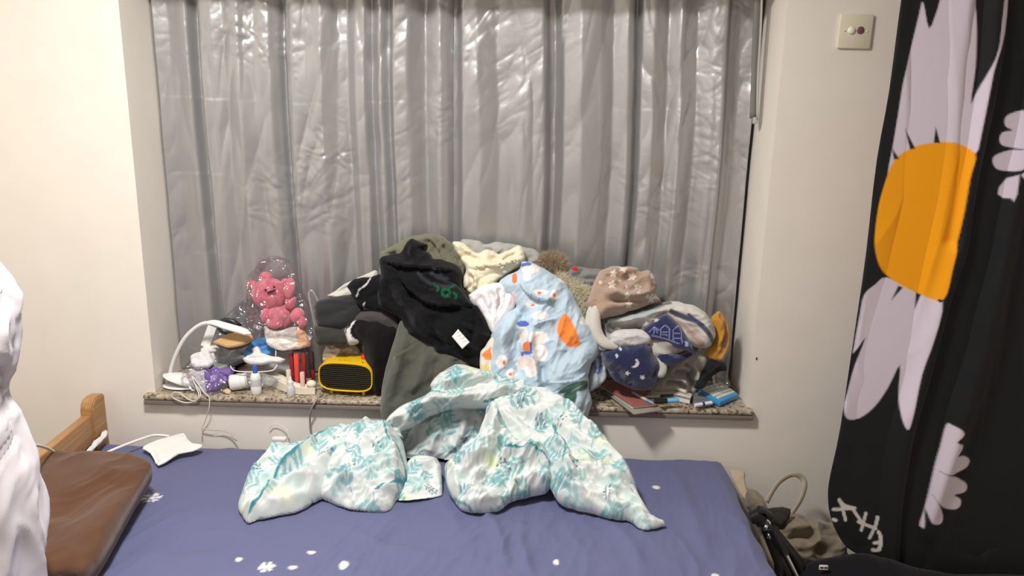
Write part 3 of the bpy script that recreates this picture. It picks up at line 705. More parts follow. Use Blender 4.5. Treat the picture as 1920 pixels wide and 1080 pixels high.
# charcoal rolls at the left
cloth('charcoal_sweatshirt', [patch(Z2([(82, 450), (90, 425), (115, 405), (200, 384), (290, 376), (340, 420), (330, 500), (280, 560), (215, 565), (120, 550), (92, 510)]), (640, 620, .06, 555, .09), .045, .05, .05, folds=[(Z2([(100, 500), (200, 480), (300, 440)]), .012, -.006, 'ridge')], wr=[(.004, .05, 5, .1, 2.5)], dye=(46, 46, 48), zmin=zs, ymax=YM),
      patch(Z2([(85, 560), (105, 540), (210, 545), (270, 570), (275, 620), (250, 650), (180, 650), (115, 645), (88, 615)]), (640, 645, .05, 600, .07), .045, .05, .04, wr=[(.004, .05, 6, .1, 2.5)], dye=(56, 55, 53), zmin=zs, ymax=YM),
      patch(Z2([(190, 600), (230, 530), (290, 475), (400, 445), (490, 455), (540, 530), (540, 600), (470, 620), (380, 590), (300, 650), (200, 660)]), (690, 640, .055, 560, .085), .03, .05, .04, folds=[(Z2([(290, 480), (400, 470), (510, 530)]), .02, .012, 'ridge')], wr=[(.004, .05, 7, -.3, 2.5)], dye=(74, 70, 70), zmin=zs, ymax=YM)],
      m_knit, 'charcoal sweatshirt rolled up at the left end of the clothes heap', 'clothing', G)
def logo(c, a, b, u, v):
    c = fill(c, inpoly(u, v, catmull(Z2([(243, 580), (250, 540), (290, 500), (335, 478), (310, 520), (288, 560), (300, 595), (332, 628), (275, 645), (255, 625)]), 4)), (214, 212, 208))
    for p in ([(255, 540), (275, 530)], [(268, 545), (262, 575)], [(290, 515), (278, 545)]): c = stroke(c, u, v, Z2(p), 2.0, (30, 30, 32))
    return c
cloth('black_backpack', [patch(Z2([(242, 580), (250, 535), (300, 495), (350, 478), (430, 488), (500, 520), (540, 560), (520, 650), (480, 760), (450, 890), (400, 885), (375, 790), (345, 690), (330, 640), (270, 648)]), (700, 740, .02, 590, .075), .05, .06, .06, folds=[(Z2([(330, 500), (300, 560), (340, 650), (370, 760)]), .012, -.012, 'ridge'), (Z2([(430, 500), (420, 620), (430, 760)]), .03, .012, 'ridge')], wr=[(.004, .06, 15, 1.3, 2.5)], dye=(24, 23, 23), paint=logo, zmin=zs, ymax=YM)],
      m_black, 'black fabric bag with white striped panel behind the yellow heater', 'bag', G)
# olive trousers hanging over the sill edge
cloth('grey_green_trousers', [patch(Z2([(440, 1010), (442, 900), (462, 790), (490, 680), (522, 570), (550, 510), (620, 560), (760, 640), (880, 690), (930, 740), (930, 830), (820, 880), (720, 950), (600, 1040), (520, 1100), (455, 1080)]), (780, 790, -.065, 610, .03), .03, .03, .045, .004,
      folds=[(Z2([(628, 640), (575, 680), (508, 706)]), .02, .014, 'step'), (Z2([(640, 660), (620, 780), (560, 920)]), .03, .008, 'ridge'), (Z2([(740, 700), (730, 800), (690, 880)]), .012, -.008, 'ridge'), (Z2([(800, 710), (810, 790), (780, 840)]), .01, .01, 'ridge'), (Z2([(840, 715), (850, 780)]), .008, -.008, 'ridge'), (Z2([(560, 560), (545, 700), (490, 880), (470, 1000)]), .025, .012, 'ridge'), (Z2([(600, 720), (560, 850), (500, 960)]), .02, -.012, 'ridge'), (Z2([(690, 680), (660, 800), (600, 900)]), .014, .012, 'ridge'), (Z2([(500, 760), (600, 790), (680, 770)]), .03, .006, 'ridge')],
      wr=[(.005, .07, 16, 1.3, 2.5), (.002, .03, 17, 1.1, 2)], famp=1.7, dye=(86, 87, 78))], m_knit, 'grey-green trousers hanging over the granite sill below the black garment', 'clothing', G)
# the big black garment
def black_print(c, a, b, u, v):
    for p in ([(652, 265), (680, 300), (720, 325)], [(720, 250), (745, 285), (790, 300)], [(735, 325), (790, 340), (830, 330)], [(735, 250), (720, 270)], [(760, 255), (770, 290), (800, 295)]): c = stroke(c, u, v, Z2(p), 4, (52, 56, 62), .8)
    for p in ([(770, 360), (790, 390), (810, 375), (800, 355), (775, 355)], [(830, 370), (845, 385), (840, 400)], [(735, 330), (750, 345), (745, 360)], [(780, 385), (812, 392)], [(800, 350), (830, 330)]): c = stroke(c, u, v, Z2(p), 2.5, (16, 92, 62), .85)
    return c
BK = (20, 20, 23)
cloth('black_hoodie', [
    patch(Z2([(262, 340), (270, 318), (300, 294), (345, 282), (400, 278), (450, 262), (540, 250), (580, 330), (560, 440), (480, 470), (400, 455), (320, 440), (295, 400)]), (690, 580, .055, 520, .085), .045, .04, .05, folds=[(Z2([(300, 420), (370, 380), (470, 360)]), .02, -.01, 'ridge')], wr=[(.005, .05, 18, .2, 2)], dye=BK,
          paint=lambda c, a, b, u, v: stroke(stroke(c, u, v, Z2([(388, 288), (372, 325), (335, 355), (320, 385)]), 1.5, (205, 205, 205)), u, v, Z2([(360, 420), (350, 440)]), 1.4, (205, 205, 205)), zmin=zs, ymax=YM),
    patch(Z2([(545, 155), (570, 110), (605, 78), (645, 92), (686, 110), (664, 138), (700, 158), (722, 184), (780, 194), (866, 240), (872, 330), (912, 378), (922, 432), (955, 428), (1000, 490), (1026, 575), (1012, 645), (978, 680), (975, 765), (950, 775), (905, 745), (800, 705), (740, 692), (700, 645), (600, 605), (565, 560), (540, 500), (480, 470), (425, 430), (425, 300), (440, 270), (432, 190), (490, 160)]),
          (790, 680, -.005, 470, .10), .06, .05, .06, .004,
          folds=[(Z2([(440, 200), (560, 230), (690, 240), (860, 260)]), .03, .018, 'step'), (Z2([(540, 260), (600, 350), (720, 430), (900, 440)]), .03, .02, 'step'), (Z2([(480, 300), (500, 400), (560, 480), (600, 590)]), .02, -.016, 'ridge'), (Z2([(650, 400), (700, 500), (760, 560), (900, 560)]), .03, .018, 'ridge'),
                 (Z2([(720, 480), (740, 580), (800, 690)]), .015, -.014, 'ridge'), (Z2([(930, 440), (940, 540), (900, 660)]), .015, -.012, 'ridge'), (Z2([(600, 90), (580, 160), (620, 220)]), .012, -.014, 'ridge')],
          wr=[(.009, .06, 19, -.5, 2.2), (.003, .025, 20, -.3, 2)], famp=1.8, dye=BK, paint=black_print, zmin=zs, ymax=YM),
    patch(Z2([(640, 300), (700, 330), (790, 300), (860, 340), (920, 430), (870, 440), (780, 420), (700, 390)]), (830, 575, .005, 530, .03), .03, .03, .03, .003, wr=[(.005, .03, 23, .8, 2)], dye=(26, 27, 31), paint=black_print, zmin=zs, ymax=YM)],
    m_black, 'large black hooded sweatshirt with green print lying on top of the heap', 'clothing', G)
# care label sewn in the black garment
def care(c, a, b, u, v):
    for k in range(4): c = stroke(c, u, v, Z2([(838+k*14, 598+k*14-14), (868+k*9, 578+k*20-14)]), .7, (150, 150, 150), .7)
    return c
CL = cloth('care_label', [patch(Z2([(816, 600), (850, 560), (912, 630), (872, 667)]), (862, 655, -.080, 617, -.066), .003, .002, .003, .0016, dye=(230, 230, 230), paint=care, n=1, wob=0)], m_cotton, 'white care label on the black sweatshirt', 'label')
CL['label'] = 'white care label with fine print turned out of the black sweatshirt'
# orange and white printed cloth, mostly hidden
def orangeprint(c, a, b, u, v):
    c = fill(c, inpoly(u, v, Z3([(180, 690), (230, 650), (232, 720), (200, 720)])), (230, 140, 80)); c = fill(c, inpoly(u, v, Z3([(178, 750), (225, 755), (225, 790), (178, 790)])), (226, 200, 120)); return c
cloth('orange_print_top', [patch(Z3([(175, 690), (200, 650), (240, 600), (290, 620), (290, 800), (240, 830), (175, 800)]), (918, 710, -.045, 640, -.02), .015, .02, .02, .003, wr=[(.003, .03, 24, 1, 2)], dye=(225, 215, 200), paint=orangeprint, zmin=zs)], m_cotton, 'orange and white printed cloth squeezed between black and light blue garments', 'clothing', G)
# white shirt
cloth('white_shirt', [patch(Z3([(112, 385), (150, 350), (200, 325), (280, 312), (345, 360), (360, 420), (330, 480), (290, 520), (245, 590), (205, 520), (160, 445), (125, 430)]), (925, 610, .005, 540, .045), .03, .03, .035, .003,
      folds=[(Z3([(210, 350), (240, 400), (240, 500)]), .007, -.010, 'ridge'), (Z3([(260, 330), (280, 390), (250, 500)]), .007, -.010, 'ridge'), (Z3([(235, 340), (262, 390), (245, 500)]), .007, .008, 'ridge'), (Z3([(300, 330), (310, 400), (270, 490)]), .007, -.009, 'ridge'), (Z3([(150, 370), (190, 420), (230, 520)]), .008, -.01, 'ridge')],
      wr=[(.004, .03, 25, 1.1, 2)], famp=1.8, dye=(236, 232, 234), paint=lambda c, a, b, u, v: fill(c, np.hypot((u-Z3([(360, 400)])[0][0])/12, (v-Z3([(360, 400)])[0][1])/18) < 1, (240, 214, 214), .6), zmin=zs, ymax=YM)],
      m_cotton, 'white crinkled shirt between the black sweatshirt and the light blue pyjamas', 'clothing', G)
# light blue pyjamas with printed flowers
PB = (184, 204, 218)
def pyjama(c, a, b, u, v):
    def poly(c, pts, rgb, k=1): return fillp(c, u, v, catmull(Z3(pts), 4), rgb, k)
    def spot(c, x, y, rx, ry, rgb, k=1):
        (cu, cv), = Z3([(x, y)]); return fill(c, np.hypot((u-cu)/(rx/2.842), (v-cv)/(ry/2.842))+.25*(fbm(a*80, b*80, 3, 2)-.37) < 1, rgb, k)
    for (x, y, rx, ry) in [(440, 250, 50, 30), (420, 290, 22, 28), (490, 375, 40, 14), (560, 390, 22, 28), (445, 437, 32, 16), (490, 495, 45, 22), (400, 590, 24, 60), (480, 610, 55, 35), (490, 690, 38, 45), (410, 740, 45, 40), (290, 735, 32, 36), (340, 800, 30, 28), (440, 780, 30, 40), (610, 300, 24, 22), (720, 520, 26, 24), (660, 560, 0, 0), (250, 360, 26, 30)]:
        if rx: c = spot(c, x, y, rx, ry, (240, 232, 228), .9)
    for (x, y, rx, ry) in [(470, 620, 40, 26), (400, 740, 30, 26), (450, 760, 24, 40), (350, 400, 20, 36)]: c = spot(c, x, y, rx, ry, (244, 214, 206), .6)
    c = poly(c, [(620, 487), (652, 520), (682, 590), (697, 650), (640, 657), (592, 612), (576, 570), (590, 520)], (240, 136, 62))
    for (x, y, rx, ry) in [(355, 300, 14, 30), (485, 380, 14, 7), (562, 392, 9, 9), (450, 440, 10, 6), (418, 660, 22, 28), (302, 742, 8, 12), (335, 802, 8, 8)]: c = spot(c, x, y, rx, ry, (226, 122, 66))
    for (x, y, rx, ry) in [(415, 222, 28, 14), (400, 538, 30, 16), (440, 660, 7, 22), (425, 690, 24, 8), (395, 695, 9, 12)]: c = spot(c, x, y, rx, ry, (88, 108, 190))
    c = poly(c, [(578, 897), (620, 862), (680, 838), (737, 836), (738, 872), (705, 888), (650, 896), (600, 903)], (62, 92, 84))
    c = poly(c, [(612, 905), (672, 888), (674, 935), (647, 980), (622, 952)], (62, 92, 84))
    c = stroke(c, u, v, Z3([(650, 890), (690, 868), (730, 850)]), 1.2, (120, 150, 140))
    return c
cloth('light_blue_pyjamas', [
    patch(Z3([(395, 205), (430, 200), (470, 215), (530, 245), (600, 295), (650, 352), (692, 432), (742, 520), (785, 598), (806, 640), (795, 700), (765, 745), (748, 800), (752, 870), (765, 955), (742, 1040), (690, 1080), (560, 1060), (420, 960), (300, 860), (228, 790), (226, 690), (232, 590), (270, 510), (300, 470), (360, 440), (300, 380), (268, 330), (298, 280), (370, 250)]),
          (1010, 770, -.075, 500, .085), .055, .05, .06, .003,
          folds=[(Z3([(570, 508), (520, 520), (450, 545)]), .02, .012, 'step'), (Z3([(760, 760), (700, 815), (620, 838), (530, 842)]), .02, .014, 'step'), (Z3([(380, 320), (410, 370), (460, 402), (520, 415), (580, 410)]), .02, .018, 'step'),
                 (Z3([(378, 560), (372, 680), (372, 830)]), .014, -.016, 'ridge'), (Z3([(300, 500), (290, 620), (310, 780)]), .02, .014, 'ridge'), (Z3([(440, 560), (440, 680), (470, 800), (460, 900)]), .014, .016, 'ridge'), (Z3([(490, 730), (500, 820), (540, 900)]), .012, -.012, 'ridge'),
                 (Z3([(350, 460), (400, 480), (390, 520)]), .01, -.012, 'ridge'), (Z3([(330, 590), (340, 700), (370, 780)]), .01, -.01, 'ridge'), (Z3([(560, 740), (640, 760), (740, 720)]), .03, .012, 'ridge'), (Z3([(700, 600), (640, 700), (560, 780)]), .03, -.01, 'ridge'), (Z3([(740, 820), (700, 900), (660, 1000)]), .02, .012, 'ridge')],
          wr=[(.009, .08, 26, 1.0, 2.3), (.0035, .03, 27, .8, 2)], famp=1.8, dye=PB, paint=pyjama),
    patch(Z3([(395, 210), (440, 205), (520, 250), (590, 310), (610, 360), (590, 415), (530, 425), (460, 408), (400, 370), (375, 320)]), (1010, 560, .045, 500, .075), .035, .03, .04, .003, folds=[(Z3([(420, 230), (450, 300), (520, 360)]), .015, .01, 'ridge')], wr=[(.006, .04, 28, .9, 2)], dye=PB, paint=pyjama)],
    m_cotton, 'light blue flower-print pyjamas with an orange petal hanging over the sill', 'clothing', G)

# fur-trimmed hood
def furry(name, outline, plane, rgb1, rgb2, label, n, seed, L=.02):
    V, Fc, C = patch(outline, plane, .035, .03, .04, .006, wr=[(.006, .03, seed, 0, 1.5)], dye=rgb1, zmin=zs, ymax=YM)
    o = cloth(name, [(V, Fc, C)], m_fleece, label, 'clothing', G)
    rn = np.random.RandomState(seed); tri = Fc[rn.randint(0, len(Fc)//2, n)]; w = rn.rand(n, 1)
    base = (V[tri[:, 0]]*w+V[tri[:, 2]]*(1-w)); nrm = np.cross(V[tri[:, 1]]-V[tri[:, 0]], V[tri[:, 3]]-V[tri[:, 0]]); nrm /= np.linalg.norm(nrm, axis=1)[:, None]+1e-9
    d = nrm*.6+rn.randn(n, 3)*.45+np.array([0, 0, -.1]); d /= np.linalg.norm(d, axis=1)[:, None]; ln = L*(.5+rn.rand(n, 1))
    s = np.cross(d, rn.randn(n, 3)); s /= np.linalg.norm(s, axis=1)[:, None]
    tip = base+d*ln; tip[:, 1] = np.minimum(tip[:, 1], YM+.01)
    HV = np.concatenate([base-s*.0007, base+s*.0007, tip]); k = np.arange(n); HF = np.stack([k, k+n, k+2*n], 1)
    cc = np.where(rn.rand(n, 1) < .5, lin(rgb1), lin(rgb2)); HC = np.concatenate([cc, cc, cc])
    f = mesh_obj('fur', HV, HF, m_knit, o, HC); f['kind'] = 'stuff'
    return o
furry('fur_hood', Z3([(495, 210), (505, 178), (550, 162), (605, 180), (635, 240), (650, 300), (620, 340), (560, 280)]), (1040, 540, .145, 480, .165), (166, 148, 122), (190, 170, 140), 'brown fur trim of a hood behind the light blue pyjamas', 9000, 2)
furry('fur_collar', Z3([(580, 270), (640, 290), (700, 325), (760, 350), (775, 420), (760, 510), (720, 520), (690, 440), (640, 350)]), (1080, 600, .065, 520, .11), (238, 231, 208), (220, 212, 184), 'cream fluffy collar between the light blue pyjamas and the star blanket', 9000, 5)
def redspot(c, a, b, u, v):
    return fill(c, np.hypot((u-(1020+183/3.176))/6, (v-(460+150/3.176))/5)+.5*(fbm(a*150, b*150, 2, 2)-.37) < 1, (170, 44, 52))
cloth('grey_sock_roll', [patch(Z4([(138, 165), (160, 140), (185, 127), (235, 130), (300, 142), (370, 160), (360, 225), (290, 238), (210, 232), (160, 215), (140, 190)]), (1090, 530, .10, 500, .125), .03, .03, .03, .003, folds=[(Z4([(225, 135), (215, 180), (150, 195)]), .01, -.012, 'ridge'), (Z4([(160, 205), (240, 210), (330, 215)]), .008, -.010, 'ridge')], wr=[(.002, .04, 30, 0, 3)], dye=(128, 128, 126), paint=redspot, zmin=zs, ymax=YM)],
      m_knit, 'rolled grey garment with a red embroidered spot left of the star blanket', 'clothing', G)
cloth('blue_check_cloth', [patch(Z4([(290, 640), (320, 600), (352, 620), (372, 720), (366, 800), (310, 850), (262, 872), (258, 800), (282, 720)]), (1120, 730, -.01, 650, .02), .02, .03, .025, .003, folds=[(Z4([(300, 620), (340, 700), (330, 820)]), .008, -.01, 'ridge')], wr=[(.004, .03, 33, 1.2, 2)], dye=(178, 184, 192),
      paint=lambda c, a, b, u, v: fill(c, (fbm(a*90, b*50, 8, 2) > .52) & (v < 700), (72, 84, 150), .8), zmin=zs, ymax=YM)], m_cotton, 'small blue and grey patterned cloth between pyjamas and navy blanket', 'clothing', G)

# ================================================================== blankets at the right
def stars(pts, rgb, r=7):
    def f(c, a, b, u, v):
        for i, (x, y, *s) in enumerate(pts):
            (cu, cv), = Z4([(x, y)]); c = fill(c, star(u, v, cu, cv, (s[0] if s else r), i*1.3), rgb)
        return c
    return f
BS = [(462, 150, 9), (405, 182, 8), (520, 195, 9), (395, 252, 9), (632, 198, 8), (550, 258, 8), (480, 320, 7), (630, 325, 8), (495, 362, 8), (545, 300, 4), (440, 222, 4), (330, 232, 4), (600, 318, 4), (478, 262, 4)]
cloth('star_blanket', [
    patch(Z4([(255, 350), (280, 270), (308, 205), (335, 152), (390, 130), (470, 128), (540, 133), (575, 155), (622, 150), (652, 182), (672, 240), (665, 300), (695, 335), (640, 350), (540, 385), (480, 405), (400, 425), (340, 440), (290, 400)]), (1165, 600, .03, 500, .10), .055, .04, .06, .003,
          folds=[(Z4([(350, 215), (420, 195), (470, 215), (540, 190)]), .016, -.018, 'ridge'), (Z4([(330, 300), (430, 300), (540, 310), (640, 300)]), .018, .022, 'ridge'), (Z4([(350, 335), (470, 345), (600, 340), (680, 330)]), .010, -.018, 'ridge'), (Z4([(540, 150), (560, 220), (620, 260)]), .014, -.02, 'ridge'), (Z4([(470, 140), (490, 200), (520, 250), (600, 270)]), .016, -.012, 'ridge'), (Z4([(300, 250), (400, 262), (500, 290), (640, 260)]), .012, -.014, 'ridge'),
                 (Z4([(590, 170), (610, 230), (600, 290)]), .012, .014, 'ridge'), (Z4([(340, 380), (440, 385), (560, 370)]), .016, .016, 'ridge'), (Z4([(400, 150), (400, 220), (350, 270)]), .014, .012, 'ridge'), (Z4([(275, 290), (300, 340), (300, 400)]), .012, -.012, 'ridge')],
          wr=[(.006, .05, 34, .2, 2)], famp=1.4, dye=(176, 148, 128), paint=stars(BS, (232, 222, 208)), zmin=zs, ymax=YM)],
    m_fleece, 'beige-brown fleece blanket with white stars folded on top of the navy blanket', 'blanket', 'blankets on the window sill')
NV = (26, 34, 78); CR = (222, 218, 210)
def stripes_and_shade(c, a, b, u, v):
    c = fillp(c, u, v, catmull(Z4([(358, 450), (420, 418), (520, 394), (640, 360), (735, 344), (660, 388), (570, 412), (480, 428), (410, 452), (400, 490), (500, 500), (600, 480), (640, 450), (640, 500), (560, 520), (420, 530), (365, 520)]), 4), (66, 64, 70), .95, 2)  # pocket under the upper rim: dark fabric and its shade, both painted as dye
    for p, w, rgb in (([(470, 400), (560, 385), (650, 360), (740, 345)], 5, (60, 62, 78)), ([(400, 420), (520, 395), (640, 365)], 7, (60, 60, 72)), ([(740, 400), (830, 440), (900, 470), (960, 530), (1000, 580)], 5, (52, 58, 100)),
                      ([(700, 430), (790, 470), (870, 530), (930, 590)], 6, (190, 160, 140)), ([(640, 560), (720, 590), (800, 620)], 4, (196, 168, 150)), ([(380, 455), (480, 440), (560, 430), (640, 400)], 4, (176, 200, 200)), ([(930, 400), (980, 460), (1000, 520)], 3, (190, 180, 172)),
                      ([(840, 420), (920, 480)], 3, (60, 66, 110))):
        c = stroke(c, u, v, Z4(p), w, rgb, .95)
    return c
def moon(c, a, b, u, v):
    (cu, cv), = Z4([(525, 675)]); (du, dv), = Z4([(512, 668)])
    c = fill(c, (np.hypot(u-cu, v-cv) < 8.5) & (np.hypot(u-du, v-dv) > 7.0), (226, 226, 226))
    for i, (x, y, r) in enumerate([(485, 733, 5), (572, 760, 5), (425, 635, 4), (448, 600, 4), (667, 448, 5), (715, 655, 3), (500, 800, 3)]):
        (cu, cv), = Z4([(x, y)]); c = fill(c, star(u, v, cu, cv, r, i), (214, 214, 222))
    for p in ([(395, 745), (415, 735), (430, 732)], [(500, 800), (510, 790), (520, 808)], [(410, 740), (408, 760)]): c = stroke(c, u, v, Z4(p), .9, (110, 120, 190))
    return c
def houses(c, a, b, u, v):
    for p in ([(620, 520), (650, 490), (680, 510)], [(650, 490), (650, 530)], [(690, 500), (715, 480), (740, 500)], [(690, 500), (690, 550)], [(740, 500), (740, 560)], [(760, 510), (795, 480), (810, 510)], [(760, 510), (765, 570)], [(810, 510), (815, 590)], [(700, 520), (730, 520)], [(770, 530), (800, 530)], [(640, 540), (720, 560), (800, 590)], [(700, 535), (730, 540)], [(835, 575), (850, 600)], [(770, 555), (805, 560)], [(660, 505), (670, 525)]):
        c = stroke(c, u, v, Z4(p), 1.0, (150, 156, 210), .9, 1)
    c = fill(c, inpoly(u, v, Z4([(830, 575), (850, 575), (855, 605), (835, 605)])), (170, 170, 214))
    (cu, cv), = Z4([(667, 448)]); return fill(c, star(u, v, cu, cv, 5), (214, 214, 222))
nb = thing('night_sky_blanket', 'navy fleece blanket with moon, stars and houses and a cream striped reverse', 'blanket', PZ(1210, 735, SILL), 'blankets on the window sill')
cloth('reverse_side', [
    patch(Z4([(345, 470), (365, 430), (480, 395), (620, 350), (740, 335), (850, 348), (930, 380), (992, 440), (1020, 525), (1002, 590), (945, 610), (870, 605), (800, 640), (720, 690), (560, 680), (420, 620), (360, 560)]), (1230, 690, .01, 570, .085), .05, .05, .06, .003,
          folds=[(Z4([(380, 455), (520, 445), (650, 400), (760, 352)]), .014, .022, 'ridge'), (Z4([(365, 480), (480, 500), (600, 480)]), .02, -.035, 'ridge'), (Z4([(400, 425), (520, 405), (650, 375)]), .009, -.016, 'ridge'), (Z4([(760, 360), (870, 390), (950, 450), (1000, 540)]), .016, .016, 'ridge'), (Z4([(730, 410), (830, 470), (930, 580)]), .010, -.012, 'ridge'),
                 (Z4([(640, 560), (740, 600), (830, 620)]), .012, .012, 'ridge')], wr=[(.006, .05, 36, -.4, 2.2)], dye=CR, paint=stripes_and_shade, zmin=zs, ymax=YM),
    patch(Z4([(395, 545), (420, 512), (480, 500), (560, 496), (610, 512), (638, 560), (620, 590), (540, 600), (470, 605), (410, 590)]), (1180, 650, -.02, 620, .0), .026, .03, .03, .003, wr=[(.005, .03, 37, 0, 2)], dye=(220, 219, 216), zmin=zs, ymax=YM),
    patch(Z4([(640, 700), (670, 660), (720, 690), (735, 740), (700, 790), (660, 780)]), (1240, 705, -.02, 675, 0), .015, .02, .02, .003, dye=(206, 204, 200), zmin=zs, ymax=YM)], m_fleece, parent=nb)
# rolled cream rim on the left
V, Fc = merge([tube([P(*Z4([p])[0], y) for p, y in (((345, 325), .05), ((310, 390), .02), ((305, 470), .0), ((325, 540), -.012), ((370, 585), -.02), ((440, 600), -.015))], [.012, .017, .019, .018, .017, .012], 12, 5, flat=.8),
               tube([P(*Z4([p])[0], y) for p, y in (((325, 320), .055), ((285, 390), .03), ((275, 470), .012), ((298, 545), .002), ((345, 600), -.005), ((400, 610), .0))], [.010, .015, .016, .016, .015, .010], 12, 5, flat=.8)])
mesh_obj('rolled_rim', V, Fc, m_fleece, nb, np.tile(lin((216, 211, 202)), (len(V), 1)))
cloth('moon_side', [patch(Z4([(340, 645), (370, 612), (420, 592), (460, 572), (520, 575), (580, 562), (632, 585), (655, 640), (688, 705), (682, 780), (645, 838), (585, 862), (500, 845), (430, 812), (375, 745)]), (1180, 728, -.012, 640, .0), .055, .05, .06, .003,
      folds=[(Z4([(640, 620), (665, 700), (640, 800)]), .014, -.012, 'ridge'), (Z4([(400, 700), (450, 780), (540, 830)]), .016, -.012, 'ridge')], wr=[(.007, .06, 38, .9, 2)], dye=NV, paint=moon, zmin=zs, ymax=YM)], m_fleece, parent=nb)
cloth('house_side', [patch(Z4([(590, 500), (640, 460), (690, 425), (740, 410), (810, 475), (865, 570), (888, 640), (820, 620), (730, 585), (640, 560), (605, 530)]), (1250, 655, -.03, 590, .015), .02, .03, .025, .0025, wr=[(.002, .06, 39, 0, 2)], dye=(32, 38, 84), paint=houses, zmin=zs, ymax=YM, n=4),
      patch(Z4([(660, 640), (720, 620), (800, 650), (870, 630), (880, 660), (800, 700), (740, 720), (690, 690)]), (1260, 690, -.015, 660, .005), .014, .02, .02, .003, wr=[(.005, .03, 40, 0, 2)], dye=(30, 36, 80), zmin=zs, ymax=YM)], m_fleece, parent=nb)
cloth('grey_jacket', [patch(Z4([(640, 860), (700, 790), (760, 720), (800, 670), (870, 645), (940, 628), (975, 660), (968, 730), (930, 790), (905, 870), (870, 885), (800, 860), (720, 875)]), (1265, 733, .075, 665, .075), .025, .03, .035, .003,
      folds=[(Z4([(820, 690), (880, 720), (870, 780), (890, 850)]), .008, -.018, 'ridge'), (Z4([(760, 740), (840, 750), (860, 800)]), .008, -.016, 'ridge'), (Z4([(845, 680), (905, 740), (890, 800)]), .008, .014, 'ridge'), (Z4([(700, 810), (790, 800), (840, 840)]), .008, -.014, 'ridge'), (Z4([(740, 770), (820, 780), (850, 830)]), .008, .012, 'ridge')],
      wr=[(.004, .05, 41, .9, 2)], famp=2.0, dye=(172, 168, 162), zmin=zs, ymax=YM)], m_knit, 'grey crumpled jacket below the navy blanket near the calculator', 'clothing', G)
cloth('black_shorts', [patch(Z4([(895, 850), (925, 790), (960, 720), (990, 672), (1060, 690), (1088, 742), (1035, 758), (985, 802), (950, 850)]), (1330, 722, .03, 680, .05), .02, .03, .025, .003, wr=[(.004, .04, 43, .6, 2)], dye=(36, 36, 38), zmin=zs, ymax=YM)], m_black, 'black cloth corner behind the blue calculator', 'clothing', G)
cloth('mustard_top', [patch(Z4([(960, 640), (1000, 590), (1018, 520), (992, 440), (1032, 394), (1072, 430), (1102, 500), (1102, 600), (1062, 682), (1010, 690)]), (1350, 670, .06, 590, .10), .025, .03, .03, .003,
      folds=[(Z4([(1060, 440), (1080, 520), (1050, 620)]), .009, -.014, 'ridge'), (Z4([(1040, 420), (1055, 500), (1030, 600)]), .009, .012, 'ridge'), (Z4([(1090, 520), (1070, 610), (1030, 670)]), .009, -.01, 'ridge')], wr=[(.005, .04, 44, 1.2, 2)], dye=(196, 142, 52), zmin=zs, ymax=YM)], m_knit, 'mustard yellow cloth at the right end of the sill', 'clothing', G)
m_film = plastic_film()
m_film2 = plastic_film('milky_film', (.92, .92, .95), .35, .2, .16)
def film(name, patches, label, mat=None, group='clear plastic bags on the sill'):
    return cloth(name, patches, mat or m_film, label, 'plastic bag', group)
film('plastic_bag', [patch(Z4([(1010, 830), (1000, 700), (1030, 600), (1040, 420), (1070, 395), (1112, 470), (1118, 600), (1100, 780), (1110, 830), (1060, 850)]), (1355, 720, .055, 600, .075), .02, .02, .03, .004, wr=[(.006, .04, 46, 1.2, 2)], zmin=zs, ymax=YM)], 'clear plastic bag around the mustard cloth in the right corner of the sill')

# ------------------------------------------------------------------ stationery in front
m_red = plain('notebook_red', (150, 92, 86), .5); m_page = plain('paper_white', (225, 220, 214), .8); m_grey = plain('card_grey', (150, 140, 130), .7)
z1 = SILL+.002
cn = PZ(1185, 760, z1); cb = thing('notebook', 'grey-brown notebook jutting over the sill edge under the red spiral notebook', 'notebook', cn, 'notebooks on the sill')
q4 = [(1132, 733), (1188, 776), (1242, 768), (1200, 728)]
mesh_obj('cover', *slab(q4, z1+.010, .002, .0005), m_grey, cb, smooth='auto'); mesh_obj('pages', *slab([(1135, 733), (1188, 774), (1239, 767), (1198, 729)], z1+.008, .007, 0), m_page, cb, smooth='auto')
rb = thing('spiral_notebook', 'red spiral-bound notebook lying at an angle under the navy blanket', 'notebook', PZ(1185, 750, z1+.010), 'notebooks on the sill')
q5 = [(1124, 720), (1187, 762), (1234, 757), (1180, 708)]
z2 = z1+.0105
mesh_obj('cover', *slab(q5, z2+.011, .0015, .0005), m_red, rb, smooth='auto'); mesh_obj('pages', *slab([(1126, 720), (1187, 761), (1231, 756), (1180, 710)], z2+.0094, .009, 0), m_page, rb, smooth='auto')
m_wire = plain('wire_white', (205, 203, 200), .3, .6)
for k in range(13):
    t = (k+.6)/13.4; u, v = 1124+(1187-1124)*t, 720+(762-720)*t; c = PZ(u+2, v, z2+.006)
    mesh_obj('coil', *tube([c+np.array([.004*math.cos(q), .003*math.cos(q), .0062*math.sin(q)]) for q in np.linspace(0, 6.28, 11)], .0008, 5, 1), m_wire, rb)
wn = thing('notepad', 'white notepad lying in front of the grey jacket', 'notepad', PZ(1260, 745, SILL))
mesh_obj('cover', *slab([(1219, 728), (1238, 722), (1298, 738), (1295, 746)], SILL+.026, .002, .0006), plain('pad_white', (212, 208, 208), .5), wn, smooth='auto')
mesh_obj('pages', *slab([(1221, 728), (1238, 723), (1296, 739), (1294, 745)], SILL+.024, .022, 0), m_page, wn, smooth='auto')
zz = SILL+.0275
ea, eb = PZ(1252, 722, zz+.006), PZ(1287, 735, zz+.006)
er = thing('glue_stick', 'off-white glue stick lying on the white notepad', 'glue stick', (ea+eb)/2)
